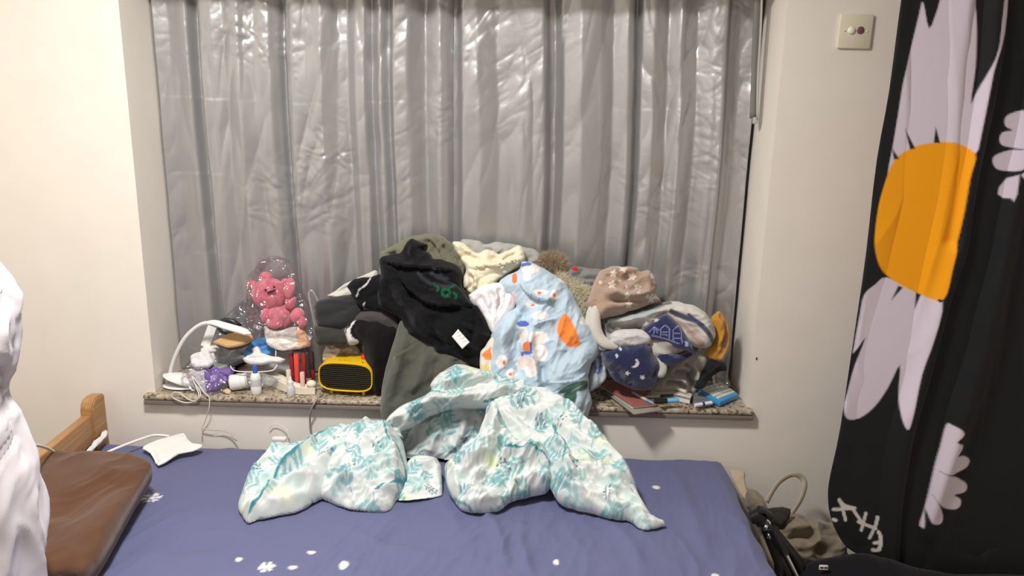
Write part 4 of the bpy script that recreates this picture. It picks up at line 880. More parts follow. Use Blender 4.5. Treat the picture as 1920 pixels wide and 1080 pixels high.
mesh_obj('barrel', *tube([ea+(eb-ea)*.2, eb], .0058, 12, 1), plain('stick_ivory', (216, 208, 190), .5), er, smooth='auto'); mesh_obj('cap', *tube([ea, ea+(eb-ea)*.24], .0072, 12, 1), plain('stick_cap', (236, 232, 222), .4), er, smooth='auto')
zz = z2+.0115
def pen(name, p0, p1, r, cols, label, z0, cat='pen', group='pens and markers on the sill'):
    a, b = PZ(*p0, z0+r), PZ(*p1, z0+r); o = thing(name, label, cat, (a+b)/2, group)
    t0 = 0
    for k, (fr, m, nm) in enumerate(cols):
        mesh_obj(nm, *tube([a+(b-a)*t0, a+(b-a)*fr], [r*(1.0 if k % 2 == 0 else 1.08)]*2, 12, 1), m, o, smooth='auto'); t0 = fr
    mesh_obj('tip', *tube([b, b+(b-a)*.06], [r*.7, r*.2], 10, 1), cols[-1][1], o, smooth='auto')
    return o
m_teal = plain('pen_teal', (120, 164, 182), .35); m_ivory = plain('pen_ivory', (196, 196, 176), .35); m_blk = plain('plastic_black', (22, 22, 25), .4); m_sky = plain('pen_skyblue', (112, 186, 222), .35); m_clear = plain('pen_grey', (170, 174, 176), .2)
pen('ballpoint_pen', (1186, 736), (1224, 756), .0046, [(.45, m_clear, 'cap'), (.7, m_ivory, 'barrel'), (1, m_teal, 'grip')], 'teal and grey ballpoint pen lying on the red notebook', zz)
pen('highlighter', (1272, 750), (1228, 753), .0075, [(.5, m_sky, 'cap'), (1, m_blk, 'barrel')], 'sky-blue and black highlighter lying beside the red notebook', zz-.003)
pen('marker_pen', (1262, 741), (1212, 744), .0045, [(.5, m_blk, 'cap'), (1, m_clear, 'barrel')], 'thin dark pen lying behind the sky-blue highlighter', zz)
# calculator
ck = thing('calculator', 'blue pocket calculator with rows of white keys', 'calculator', PZ(1345, 745, SILL))
qa = [(1305, 730), (1354, 716), (1385, 738), (1350, 753)]
zt = SILL+.022
mesh_obj('body', *slab(qa, zt, .018, .004), plain('calc_blue', (62, 146, 206), .4), ck, smooth='auto')
A_, B_, C_, D_ = [PZ(u, v, zt) for u, v in qa]; m_key = plain('key_white', (214, 216, 206), .45)
kn = None
for i in range(5):
    for j in range(5):
        def pt_(s, t): return (A_*(1-s)+B_*s)*(1-t)+(D_*(1-s)+C_*s)*t
        s0, s1, t0, t1 = .1+i*.166, .1+i*.166+.15, .06+j*.17, .06+j*.17+.135
        V, Fc = prism([tuple(pt_(s, t)[:2]) for s, t in ((s0, t0), (s1, t0), (s1, t1), (s0, t1))], zt-.001, zt+.004)
        mesh_obj('key', V, Fc, m_key, ck, smooth=False)
cloth('grey_pouch', [patch([(1296, 742), (1312, 738), (1328, 748), (1340, 756), (1326, 764), (1304, 764), (1298, 755)], (1315, 764, -.012, 740, .075), .008, .006, .015, .0025, wr=[(.002, .03, 48, .3, 2)], dye=(112, 112, 114), zmin=zs)], cloth_mat('pouch_film', .3, 0, .5, 200, .3), 'grey plastic pouch at the sill edge left of the calculator', 'pouch')
pen('white_tube', (1303, 760), (1334, 755), .006, [(.42, plain('tube_white', (232, 232, 234), .4), 'body'), (.55, plain('tube_blue', (52, 56, 140), .4), 'band'), (1, plain('tube_white', (232, 232, 234), .4), 'body')], 'small white tube with a dark blue band lying on the sill edge', SILL+.012, 'tube')

# ================================================================== cosmetics at the left
m_white = plain('white_plastic', (232, 231, 229), .35); m_ivy = plain('ivory_plastic', (228, 222, 204), .4); m_shell = plain('lamp_grey', (168, 164, 162), .5)
lb = PZ(332, 735, SILL); lx, ly = lb[0], .045
dl = thing('desk_lamp', 'white gooseneck desk lamp bent over the cosmetics at the left of the sill', 'desk lamp', (lx, ly, SILL))
mesh_obj('base_plate', *ell((lx, ly, SILL+.006), (.062, .036, .005), n=28), m_white, dl)
V, Fc = ell((lx+.002, ly, SILL+.024), (.062, .036, .022), roty(math.radians(9)), n=28, m=12); V[:, 2] = np.maximum(V[:, 2], SILL+.024-.35*(V[:, 0]-lx)); mesh_obj('base_cover', V, Fc, m_white, dl)
mesh_obj('base_core', *ell((lx-.008, ly+.002, SILL+.015), (.045, .028, .013), n=20), m_shell, dl)
neck = [P(318, 712, ly), P(321, 690, ly), P(331, 662, ly), P(345, 636, ly), P(362, 618, ly), P(380, 607, ly-.005), P(398, 605, ly-.01)]
mesh_obj('gooseneck', *tube(neck, .0062, 10, 5), m_white, dl); mesh_obj('neck_foot', *tube([P(317, 716, ly), P(320, 698, ly)], [.011, .007], 12, 1), m_white, dl)
hd = [P(388, 605, ly-.008), P(402, 605, ly-.012), P(425, 612, ly-.02), P(450, 619, ly-.028), P(464, 624, ly-.032)]
hp = mesh_obj('lamp_head', *tube(hd, [.007, .012, .0145, .014, .0125], 14, 5, flat=.6, side=(0, -.3, 1)), m_white, dl)
mesh_obj('head_tip', *ell(P(464, 624, ly-.032), (.012, .010, .006), roty(.25)), m_white, hp)
cy = -.034
cord = [P(362, 716, .01), P(372, 728, -.01), P(376, 742, cy), P(366, 752, cy), P(350, 755, cy), P(332, 750, cy), P(322, 743, cy), P(326, 736, cy), P(338, 737, cy), P(352, 748, cy), P(366, 752, cy-.004), P(373, 742, cy-.004), P(368, 726, -.015), P(362, 712, .005), P(361, 706, .012), P(372, 720, -.005), P(382, 735, -.03), P(392, 745, cy), P(392, 765, cy), P(385, 788, -.02), P(379, 803, -.014), P(379, 820, -.012)]
tag(mesh_obj('lamp_cord', *tube(cord, .0018, 6, 5), plain('cord_white', (222, 219, 210), .5)), 'thin white lamp cord looped over the sill edge', 'cord')
tag(mesh_obj('charging_cable', *tube([P(379, 803, -.016), P(395, 806, -.016), P(420, 808, -.016), P(436, 815, -.02), P(444, 826, -.03), P(425, 816, -.05), P(400, 818, -.05)], .0018, 6, 5), plain('cable_grey', (192, 186, 176), .5)), 'thin grey charging cable lying along the wall behind the bed', 'cable')
plug = thing('plug', 'small white plug with a thin arching cable behind the bed edge', 'plug', P(522, 824, -.03))
mesh_obj('plug_body', *rbox(P(524, 823, -.03), (.045, .02, .012), .004), m_white, plug, smooth='auto'); mesh_obj('cable', *tube([P(505, 803, -.012), P(512, 796, -.012), P(525, 797, -.014), P(538, 806, -.02), P(541, 822, -.03)], .0016, 6, 5), plain('cord_white', (222, 219, 210), .5), plug)

# wrapping and small boxes
film('plastic_bag', [patch([(352, 700), (345, 690), (368, 668), (390, 655), (400, 615), (425, 590), (470, 560), (490, 600), (485, 640), (440, 660), (400, 700), (375, 712)], (420, 705, .06, 600, .16), .02, .02, .03, .004, wr=[(.012, .05, 49, .5, 1.5), (.006, .02, 50, .2, 1.5)], zmin=zs, ymax=YM)], 'crumpled clear plastic bag behind the desk lamp')
gb = thing('grey_box', 'flat grey box leaning under the wooden brush', 'box', PZ(430, 700, SILL))
V, Fc = slab([(393, 676), (436, 661), (465, 668), (403, 694)], SILL+.065, .014, .002)
mesh_obj('lid', V, Fc, plain('box_grey', (160, 166, 164), .45), gb, smooth='auto')
mesh_obj('box_body', *slab([(396, 678), (436, 663), (462, 670), (404, 694)], SILL+.051, .049, .002), plain('box_dark', (52, 50, 54), .5), gb, smooth='auto')
ws = thing('white_stand', 'white plastic angle stand behind the wooden brush', 'stand', P(395, 665, .09))
mesh_obj('upright', *tube([P(384, 650, .085), P(398, 612, .10)], .014, 4, 1, flat=.25, side=(0, -1, 0)), m_white, ws, smooth=False)
mesh_obj('foot', *rbox(P(396, 652, .085), (.05, .05, .012), .002, roty(-.12)), m_white, ws, smooth='auto')
mesh_obj('support', *rbox(P(396, 652, .085)-np.array([0, 0, .042]), (.03, .04, .074), .002), m_white, ws, smooth='auto')
bb = P(436, 638, .045)
br = thing('wooden_brush', 'tan wooden paddle hairbrush lying on the grey box', 'hairbrush', bb+np.array([0, 0, -.02]))
def paddle():
    n = 28; pts = []
    for k in range(n):
        t = 2*math.pi*k/n; x = math.cos(t); w = .30*(1-.0*x)*(1 if x > -.2 else max(.16, 1-(-.2-x)*1.05)); pts.append((x*.066, math.sin(t)*w*.09))
    V, Fc = prism(pts, -.006, .006); return V@rotx(math.radians(38)).T@roty(math.radians(-9)).T+bb, Fc
V, Fc = paddle(); mesh_obj('paddle', *bev((V, Fc), .0025), plain('brush_wood', (200, 164, 112), .5, bumps=(60, .1, .002), vary=.1), br, smooth='auto')
V2 = V.copy(); V2 = (V2-bb)*.86+bb+np.array([.0, .010, -.012]); mesh_obj('cushion', V2, Fc, plain('brush_pad', (70, 58, 50), .7), br, smooth='auto')
dk = P(428, 612, .085)
tag(mesh_obj('hair_claw', *merge([tube([dk+np.array([.028*math.cos(q), .0, .020*math.sin(q)]) for q in np.linspace(.2, 5.6, 14)], .009, 8, 3), tube([dk+np.array([-.03, .01, -.01]), dk+np.array([.0, .01, .016]), dk+np.array([.035, .01, -.004])], .010, 8, 3)]), plain('claw_black', (46, 42, 42), .35)), 'black plastic hair claw behind the lamp head', 'hair claw')
cloth('tissue_pack', [patch([(358, 672), (364, 664), (390, 658), (398, 668), (400, 682), (388, 690), (368, 692), (360, 684)], (380, 690, .03, 660, .06), .012, .012, .01, .002, wr=[(.003, .02, 3, .2, 1.5)], dye=(222, 219, 222))], m_cotton, 'small white tissue pack on top of the purple packet', 'tissue pack')
def purp(c, a, b, u, v):
    c = fill(c, u < 386+(v-700)*.08, (206, 200, 206)); c = fill(c, (np.hypot((u-412)/18, (v-712)/9) < 1) & (fbm(a*140, b*140, 2, 2) > .44), (176, 152, 206), .8); return c
cloth('purple_packet', [patch([(352, 704), (362, 692), (385, 690), (400, 686), (418, 692), (436, 688), (440, 694), (428, 716), (412, 728), (392, 738), (372, 734), (356, 722)], (395, 736, .012, 690, .05), .014, .014, .015, .002, wr=[(.004, .03, 4, .4, 1.8)], dye=(124, 96, 168), paint=purp, zmin=zs)], cloth_mat('foil_packet', .28, 0, .5, 120, .2), 'glossy purple and white sanitary packet leaning beside the desk lamp', 'packet')
film('plastic_bag', [patch([(340, 712), (350, 690), (372, 676), (392, 690), (420, 700), (432, 720), (404, 742), (372, 742), (348, 726)], (388, 740, .002, 690, .03), .012, .01, .02, .003, wr=[(.008, .025, 52, .4, 1.6)], zmin=zs)], 'crinkled clear wrapper around the purple packet')
cloth('paper_scrap', [patch([(418, 734), (426, 728), (434, 733), (432, 739), (424, 741)], (426, 741, .0, 729, .012), .006, .004, .008, .0015, wr=[(.003, .01, 2, 0, 1)], dye=(206, 186, 146), zmin=zs)], m_cotton, 'tiny crumpled yellowish paper scrap on the sill', 'scrap')
# white jar on its side
jc = PZ(447, 733, SILL); jr = .0255
jar = thing('white_jar', 'white plastic jar lying on its side beside the purple packet', 'jar', (jc[0], .03, SILL))
ax = rotz(math.radians(12))@roty(math.radians(83)); cj = np.array([jc[0]-.026, .03, SILL+jr])
mesh_obj('jar_body', *lathe([(0, 0), (jr*.9, 0), (jr, .004), (jr, .034), (jr*.93, .036), (jr*.93, .05), (0, .05)], cj, 24, ax), m_white, jar, smooth='auto')
mesh_obj('jar_rim', *lathe([(jr*.6, .049), (jr*1.0, .049), (jr*1.0, .056), (jr*.55, .056)], cj, 24, ax), plain('jar_rim_grey', (196, 190, 186), .4), jar, smooth='auto')
def bottle(name, u, v, prof, cols, label, cat, y=None, group=None, n=20):
    b = PZ(u, v, SILL) if y is None else np.array([P(u, v, y)[0], y, SILL])
    o = thing(name, label, cat, (b[0], b[1], SILL), group)
    for nm, pr, m in cols: mesh_obj(nm, *lathe(pr, (b[0], b[1], SILL+.0005), n), m, o, smooth='auto')
    return o
m_bcap = plain('cap_blue', (58, 96, 178), .4); m_lab = plain('label_grey', (200, 202, 206), .5)
bottle('white_bottle', 481, 738, None, [('bottle_body', [(0, 0), (.014, 0), (.0165, .004), (.0165, .024), (.0155, .027), (.0165, .030), (.0165, .056), (.013, .066), (.0075, .070), (0, .070)], m_white), ('label_band', [(.0167, .030), (.0168, .031), (.0168, .050), (.0167, .051)], m_lab), ('cap', [(0, .068), (.0078, .068), (.0072, .092), (.005, .096), (0, .096)], m_bcap)], 'white plastic bottle with a pointed blue cap standing on the sill', 'bottle')
bottle('dropper_bottle', 546, 741, None, [('bottle_body', [(0, 0), (.0115, 0), (.0125, .003), (.0125, .026), (.008, .034), (.006, .036), (0, .036)], plain('dropper_clear', (206, 204, 206), .2)), ('cap', [(0, .035), (.0085, .035), (.0085, .046), (.005, .050), (.0035, .061), (0, .063)], m_white)], 'tiny white dropper bottle standing in front of the ivory holder', 'bottle')
# bent ivory bar
ih = thing('ivory_holder', 'bent ivory plastic holder in front of the lipsticks', 'holder', PZ(545, 735, SILL))
path = [(500, 722), (520, 728), (542, 737), (566, 741), (592, 741)]
pts = [PZ(u, v-4, SILL) for u, v in path]; hgt = [.040, .036, .028, .024, .024]
def bar(pts, hs, w, z0):
    V, Fc = [], []; p = catmull([tuple(q[:2]) for q in pts], 4, False); hh = np.interp(np.linspace(0, 1, len(p)), np.linspace(0, 1, len(hs)), hs)
    for i, q in enumerate(p):
        t = p[min(i+1, len(p)-1)]-p[max(i-1, 0)]; t /= np.linalg.norm(t); nv = np.array([-t[1], t[0]])
        for (o_, zz_) in ((-w/2, z0+.002), (-w/2, z0+hh[i]), (-w/2+.004, z0+hh[i]), (-w/2+.005, z0+hh[i]-.006), (w/2-.005, z0+hh[i]-.006), (w/2-.004, z0+hh[i]), (w/2, z0+hh[i]), (w/2, z0+.002)):
            V.append((q[0]+nv[0]*o_, q[1]+nv[1]*o_, zz_))
    m = 8
    for i in range(len(p)-1):
        for j in range(m): Fc.append((i*m+j, i*m+(j+1) % m, (i+1)*m+(j+1) % m, (i+1)*m+j))
    Fc.append(tuple(range(m-1, -1, -1))); Fc.append(tuple((len(p)-1)*m+j for j in range(m)))
    return np.array(V), [tuple(reversed(f)) for f in Fc]
mesh_obj('channel', *bar(pts, hgt, .034, SILL), m_ivy, ih, smooth='auto')
mesh_obj('end_block', *ell(PZ(584, 737, SILL)+np.array([0, .004, .03]), (.016, .014, .012)), m_ivy, ih)

# lipsticks
def lip(u, v, w, h, y, body, cap, split, label, capw=1.0):
    r = w/2; x = P(u, v, y)[0]; o = thing('lipstick', label, 'lipstick', (x, y, SILL), 'lipsticks standing on the sill')
    z = SILL+.0005
    mesh_obj('tube_body', *lathe([(0, 0), (r*.9, 0), (r, .002), (r, h*split), (0, h*split)], (x, y, z), 14), body, o, smooth='auto')
    mesh_obj('cap', *lathe([(0, h*split), (r*capw, h*split), (r*capw, h-.002), (r*capw*.85, h), (0, h)], (x, y, z), 14), cap, o, smooth='auto')
m_dred = plain('lip_darkred', (150, 52, 52), .25); m_bred = plain('lip_red', (226, 78, 66), .3); m_lbr = plain('lip_brown', (192, 116, 92), .35); m_mauve = plain('lip_mauve', (150, 120, 124), .25); m_lcr = plain('lip_cream', (226, 208, 190), .35); m_lpk = plain('lip_pink', (226, 190, 184), .35); m_cap = plain('lip_black', (54, 34, 36), .3)
lip(548, 700, .015, .140, .075, m_dred, m_mauve, .80, 'tall lipstick with dark red tube and mauve cap', .85)
lip(557, 700, .017, .118, .058, m_bred, m_bred, .5, 'bright red lipstick tube in the middle of the cluster')
lip(570, 700, .016, .120, .075, m_dred, m_dred, .5, 'dark red lipstick tube behind the pink one')
lip(585, 700, .017, .118, .080, m_dred, m_cap, .5, 'dark red lipstick with black cap at the right end')
lip(541, 700, .015, .070, .042, m_dred, m_lcr, .34, 'short lipstick with cream cap at the left of the cluster')
lip(566.5, 700, .015, .066, .034, m_lpk, m_lpk, .6, 'short pale pink lipstick in the front of the cluster')
lip(579, 700, .0175, .070, .048, m_lbr, m_cap, .62, 'short terracotta lipstick with dark cap at the right front', .9)
# face masks
def mask_paint(c, a, b, u, v): return c
mk = thing('face_mask', 'blue disposable face mask with white ear loops behind the white bottle', 'face mask', P(492, 665, .06))
cloth('mask_fabric', [patch([(458, 664), (466, 648), (482, 636), (502, 632), (514, 642), (515, 658), (504, 668), (484, 672), (466, 674)], (488, 672, .07, 634, .11), .014, .012, .02, .002, folds=[([(470, 660), (490, 650), (510, 645)], .005, -.008, 'ridge'), ([(478, 668), (495, 660), (512, 655)], .005, -.006, 'ridge')], wr=[(.003, .02, 5, .4, 2)], dye=(84, 146, 204))], m_cotton, parent=mk)
m_loop = plain('ear_loop', (230, 230, 230), .7)
mesh_obj('ear_loop', *tube([P(500, 642, .07), P(511, 644, .065), P(517, 656, .06), P(517, 668, .055)], .0018, 6, 5), m_loop, mk)
mesh_obj('ear_loop', *tube([P(432, 686, .03), P(438, 694, .022), P(455, 697, .018), P(490, 697, .018), P(512, 694, .02), P(520, 684, .03)], .0018, 6, 5), m_loop, mk)
cloth('white_mask', [patch([(456, 674), (462, 669), (475, 662), (472, 654), (482, 650), (492, 662), (510, 668), (535, 672), (528, 680), (508, 682), (484, 684), (462, 682)], (492, 684, .045, 655, .075), .012, .012, .012, .002, folds=[([(462, 676), (490, 672), (530, 675)], .004, -.005, 'ridge')], wr=[(.002, .02, 6, .1, 2)], dye=(228, 226, 224))], m_cotton, 'white folded face mask in front of the blue mask', 'face mask')
tag(mesh_obj('powder_compact', *slab([(444, 690), (462, 682), (500, 684), (520, 692), (500, 700), (460, 700)], SILL+.034, .032, .003), plain('compact_tan', (190, 158, 142), .4), smooth='auto'), 'tan powder compact lying behind the white bottle', 'compact')
cloth('clear_bag_lump', [patch([(455, 712), (462, 700), (480, 696), (500, 700), (520, 712), (505, 724), (470, 726)], (488, 724, .028, 698, .05), .012, .01, .02, .003, wr=[(.006, .02, 55, 0, 1.5)], zmin=zs)], m_film2, 'small clear plastic bag lump behind the white bottle', 'plastic bag', 'clear plastic bags on the sill')

# pink plush bear in its bag
bc = P(520, 600, .125)
bear = thing('pink_plush_bear', 'pink plush teddy bear wrapped in clear plastic sitting by the curtain', 'plush toy', bc+np.array([0, 0, -.03]))
m_pink = plain('pink_plush', (232, 124, 142), .95, bumps=(500, .6, .003), sheen=.5, spec=.15); m_pink2 = plain('pink_plush_light', (238, 142, 156), .95, bumps=(500, .6, .003), sheen=.5, spec=.15); m_eye = plain('eye_dark', (60, 34, 40), .4)
def bp_(nm, u, v, y, r, rot=None, m=None, pa=None): return mesh_obj(nm, *ell(P(u, v, y), r, rot, 22, 14), m or m_pink, pa or bear)
hd_ = bp_('head', 505, 551, .115, (.056, .046, .052), roty(-.15))
bp_('ear', 499, 519, .125, (.020, .012, .016), roty(.1), pa=hd_); bp_('ear', 474, 534, .125, (.014, .012, .015), roty(-.7), pa=hd_); bp_('ear', 535, 530, .125, (.014, .012, .014), roty(.7), pa=hd_)
bp_('torso', 523, 593, .12, (.048, .042, .046)); bp_('belly', 519, 592, .093, (.034, .022, .030), None, m_pink2)
bp_('arm', 543, 541, .095, (.017, .016, .036), roty(.15)); bp_('arm', 498, 592, .085, (.016, .018, .026), roty(.15)); bp_('shoulder', 545, 566, .105, (.018, .018, .026), roty(.1))
bp_('leg', 558, 592, .085, (.022, .026, .026), roty(.2)); bp_('foot', 567, 604, .07, (.016, .015, .018)); bp_('leg', 515, 606, .08, (.026, .024, .016))
bp_('eye', 498, 543, .0685, (.004, .003, .0035), m=m_eye, pa=hd_); bp_('eye', 514, 538, .0705, (.004, .003, .0035), m=m_eye, pa=hd_)
mesh_obj('mouth', *tube([P(502, 549, .0675), P(509, 546.5, .0672), P(516, 544, .0680)], .0032, 8, 3), m_eye, hd_)
film('plastic_bag', [patch([(470, 618), (462, 590), (464, 545), (466, 515), (480, 498), (500, 482), (530, 484), (548, 500), (558, 530), (572, 560), (584, 590), (590, 625), (570, 640), (520, 628)], (522, 630, .052, 490, .10), .012, .06, .02, .0035, wr=[(.010, .05, 57, 1.2, 2.2), (.004, .02, 58, .8, 2)], wob=.006, ymax=YM)], 'tall clear plastic bag around the pink plush bear')
def packp(c, a, b, u, v): return fill(c, (u > 556+(v-612)*.1) & (v < 648), (232, 178, 140))
cloth('snack_packet', [patch([(496, 616), (500, 611), (520, 620), (548, 612), (566, 612), (576, 630), (582, 648), (560, 654), (530, 658), (505, 650), (498, 636)], (538, 656, .055, 614, .085), .014, .014, .012, .002, folds=[([(500, 640), (530, 632), (575, 640)], .006, -.006, 'ridge')], wr=[(.004, .03, 7, .3, 1.8)], dye=(224, 216, 208), paint=packp)], cloth_mat('foil_packet', .28, 0, .5, 120, .2), 'white and orange crinkled packet under the pink bear', 'packet')
sb = P(538, 690, .135); tag(mesh_obj('storage_box', *rbox((sb[0], .135, SILL+.044), (.13, .07, .086), .004), plain('box_pale', (176, 174, 172), .5), smooth='auto'), 'pale grey box hidden behind the lipsticks carrying the pink bear', 'box')
tag(mesh_obj('bag_handle', *tube([P(592, 622, .07), P(584, 580, .075), P(579, 552, .08), P(584, 545, .08), P(592, 556, .08), P(604, 585, .075)], .0035, 6, 5, flat=.5), m_film2), 'looped clear plastic handle standing beside the charcoal sweatshirt', 'handle')
cloth('crumpled_tissue', [patch([(606, 668), (610, 652), (622, 642), (636, 640), (641, 655), (638, 672), (622, 680), (608, 680)], (624, 680, .085, 645, .10), .016, .012, .015, .002, wr=[(.012, .025, 8, .3, 1.4)], dye=(234, 228, 220), zmin=zs)], m_cotton, 'crumpled white tissue at the left behind the yellow heater', 'tissue', 'tissues behind the heater')
cloth('crumpled_tissue', [patch([(636, 668), (642, 652), (656, 648), (670, 650), (676, 664), (668, 678), (645, 678)], (655, 678, .10, 650, .112), .014, .012, .014, .002, wr=[(.010, .02, 9, .6, 1.4)], dye=(214, 206, 196), zmin=zs)], m_cotton, 'greyish crumpled tissue behind the middle of the yellow heater', 'tissue', 'tissues behind the heater')

# heater
hb = PZ(652, 744, SILL); ang = math.radians(-6)
ht = thing('fan_heater', 'small yellow fan heater with black grille and red knob', 'heater', (hb[0], hb[1]+.055, SILL))
Hc = np.array([hb[0], hb[1]+.06, SILL+.016+.048]); RH = rotz(ang)
def sup(w, h, n=40, e=3.6):
    return [(w*np.sign(math.cos(t))*abs(math.cos(t))**(2/e), h*np.sign(math.sin(t))*abs(math.sin(t))**(2/e)) for t in np.linspace(0, 2*math.pi, n, endpoint=False)]
def loft(secs):
    V, Fc = [], []; n = len(secs[0][0])
    for pts, y in secs:
        for x, z in pts: V.append((x, y, z))
    for i in range(len(secs)-1):
        for j in range(n): Fc.append((i*n+j, i*n+(j+1) % n, (i+1)*n+(j+1) % n, (i+1)*n+j))
    return np.array(V), Fc, n
V, Fc, n_ = loft([(sup(.083, .043), -.050), (sup(.0835, .0435), -.0585), (sup(.0868, .0468), -.0595), (sup(.088, .048), -.056), (sup(.088, .048), .045), (sup(.083, .043), .055), (sup(.07, .03), .058)])
Fc.append(tuple(range(6*n_, 7*n_))); Fc = [tuple(reversed(f)) for f in Fc]; Fc = [tuple(reversed(f)) for f in Fc]
m_yel = plain('heater_yellow', (228, 184, 20), .4); m_grl = plain('heater_black', (46, 40, 26), .5)
mesh_obj('housing', V@RH.T+Hc, Fc, m_yel, ht, smooth='auto')
V, Fc, n_ = loft([(sup(.0833, .0433), -.051), (sup(.001, .001), -.051)]); V2 = V.copy(); mesh_obj('grille_back', V@RH.T+Hc, Fc, m_grl, ht, smooth=False)
sl_ = []
for k in range(12):
    z = -.0374+k*.0068; wz = .083*(1-abs(z/.0435)**3.6)**(1/3.6); sl_.append(rbox((0, -.054, z), (2*wz, .006, .0034), .0008))
V, Fc = merge(sl_); mesh_obj('grille_slats', V@RH.T+Hc, Fc, m_grl, ht, smooth=False)
for sx in (-.052, .052):
    for sy in (-.040, .035):
        V, Fc = lathe([(0, 0), (.0045, 0), (.006, .02), (0, .02)], (0, 0, 0), 12); mesh_obj('foot', V+(RH@np.array([sx, sy, 0])+np.array([Hc[0], Hc[1], SILL+.0005])), Fc, m_yel, ht, smooth='auto')
V, Fc = lathe([(0, 0), (.0105, 0), (.0105, .010), (.009, .012), (0, .012)], (.047, -.005, .0475), 18); mesh_obj('knob', V@RH.T+Hc, Fc, plain('knob_red', (214, 66, 40), .4), ht, smooth='auto')
for k, (x0, w) in enumerate(((-.022, .012), (-.006, .010), (.006, .009))):
    V, Fc = rbox((x0, -.035, .0481), (w, .003, .0006), 0); mesh_obj('lettering', V@RH.T+Hc, Fc, plain('print_olive', (150, 120, 20), .5), ht, smooth=False)
V, Fc = rbox((.052, -.042, .0478), (.004, .003, .001), 0); mesh_obj('indicator', V@RH.T+Hc, Fc, m_grl, ht, smooth=False)
tag(mesh_obj('heater_cord', *tube([P(606, 738, .02), P(598, 744, -.01), P(590, 755, -.032), P(583, 770, -.03), P(581, 790, -.016), P(583, 812, -.014), P(587, 828, -.012)], .003, 8, 5), plain('cord_grey', (150, 142, 136), .5)), 'grey power cord of the yellow heater hanging down the wall', 'cord')

# ================================================================== on the bed at the head end
cloth('brown_pad', [patch([(84, 850), (150, 850), (222, 852), (262, 858), (284, 872), (276, 890), (253, 930), (223, 985), (193, 1035), (160, 1074), (130, 1072), (60, 1066), (60, 950), (70, 870)], (170, 1080, -.84, 850, -.32), .02, .07, .035, .004,
      folds=[([(90, 985), (160, 960), (230, 900)], .05, -.012, 'ridge'), ([(180, 860), (200, 950), (160, 1060)], .05, .008, 'ridge')], wr=[(.005, .12, 4, .7, 2)], dye=(92, 62, 43), xmin=bx0+.006, zmin=BED+.012, vary=.12)], cloth_mat('brown_suede', .85, .3, .2, 300, .3), 'brown suede cushion lying on the bed below the headboard', 'cushion')
cloth('pillowcase_corner', [patch([(100, 850), (130, 836), (160, 828), (182, 814), (198, 809), (201, 814), (192, 826), (176, 842), (160, 856), (120, 860)], (150, 856, -.20, 812, -.07), .006, .006, .006, .003, wr=[(.004, .03, 5, .5, 2)], dye=(226, 224, 222), xmin=bx0+.004, zmin=BED+.010)], m_cotton, 'crumpled white paper towel beside the wooden headboard', 'towel')
cloth('paper_sheet', [patch([(268, 842), (280, 832), (318, 820), (345, 813), (352, 822), (362, 832), (380, 834), (378, 839), (362, 846), (336, 851), (318, 862), (296, 874), (288, 862), (280, 850)], (320, 872, -.200, 815, -.040), .004, .003, .004, .0025, folds=[([(278, 838), (288, 855), (294, 872)], .008, -.006, 'ridge')], wr=[(.0018, .06, 6, .4, 2)], dye=(232, 231, 228), zmin=BED+.012, n=2)], m_cotton, 'torn sheet of white paper towel lying on the blue bed sheet', 'paper towel')
tag(mesh_obj('white_cable', *tube([P(20, 838, -.74), P(60, 834, -.56), P(85, 839, -.42), P(105, 849, -.33), P(130, 862, -.26), P(165, 862, -.22), P(192, 852, -.19), P(225, 838, -.15), P(262, 824, -.10), P(290, 816, -.06), P(318, 818, -.05)], .0042, 8, 5), plain('cord_white2', (232, 229, 222), .45)), 'thick white cable crossing the bed behind the brown cushion', 'cable')

# white cloth gathered and tied at the left edge of the picture
def net():
    prof = [(2.60, .02), (2.0, .05), (1.5, .10), (1.32, .135), (1.24, .165), (1.15, .180), (1.08, .160), (1.04, .132), (1.02, .126), (.99, .132), (.94, .150), (.86, .166), (.76, .172), (.62, .163), (.50, .16)]
    cx, cy = -.958, -.90
    zz = np.linspace(.502, 2.55, 260); rr = np.interp(zz, [p[0] for p in prof][::-1], [p[1] for p in prof][::-1])
    ker = np.ones(9)/9; rr = np.convolve(np.pad(rr, 4, 'edge'), ker, 'valid')
    n = 150; th = np.linspace(0, 2*math.pi, n, endpoint=False); TH, ZZ = np.meshgrid(th, zz); RR = np.repeat(rr[:, None], n, 1)
    fold = np.sin(TH*7+1.3*np.sin(ZZ*4)+.8)*.5+np.sin(TH*12+ZZ*5)*.3
    gat = np.exp(-((ZZ-1.02)/.05)**2)
    RR = RR*(1+.06*fold)+.006*gat*np.sin(TH*22)+.02*wrinkle((TH*RR).ravel(), ZZ.ravel(), .12, 5, 1.2, 2).reshape(RR.shape)*np.clip(RR*5, 0, 1)
    X = cx+RR*np.cos(TH); Y = cy+.55*RR*np.sin(TH); X = np.maximum(X, bx0+.008)
    V = np.stack([X.ravel(), Y.ravel(), ZZ.ravel()], 1); i, j = np.meshgrid(np.arange(n), np.arange(len(zz)-1))
    Fc = np.stack([(j*n+i).ravel(), (j*n+(i+1) % n).ravel(), ((j+1)*n+(i+1) % n).ravel(), ((j+1)*n+i).ravel()], 1)
    t = thing('mosquito_net', 'white gathered bed net tied at the waist, hanging at the left edge', 'bed net', (cx, cy, .502))
    m = plain('net_white', (216, 211, 217), .8, bumps=(500, .3, .001), sheen=.2)
    mesh_obj('net_cloth', V, Fc, m, t)
    mesh_obj('tie_band', *tube([(cx+.132*math.cos(q), cy+.076*math.sin(q), 1.02+.004*math.sin(3*q)) for q in np.linspace(-1.9, 1.9, 26)], .008, 8, 2, flat=.6), m, t)
    mesh_obj('ceiling_hook', *lathe([(0, 0), (.01, 0), (.006, .1), (0, .1)], (cx, cy, 2.545), 10), m_white, t)
net()

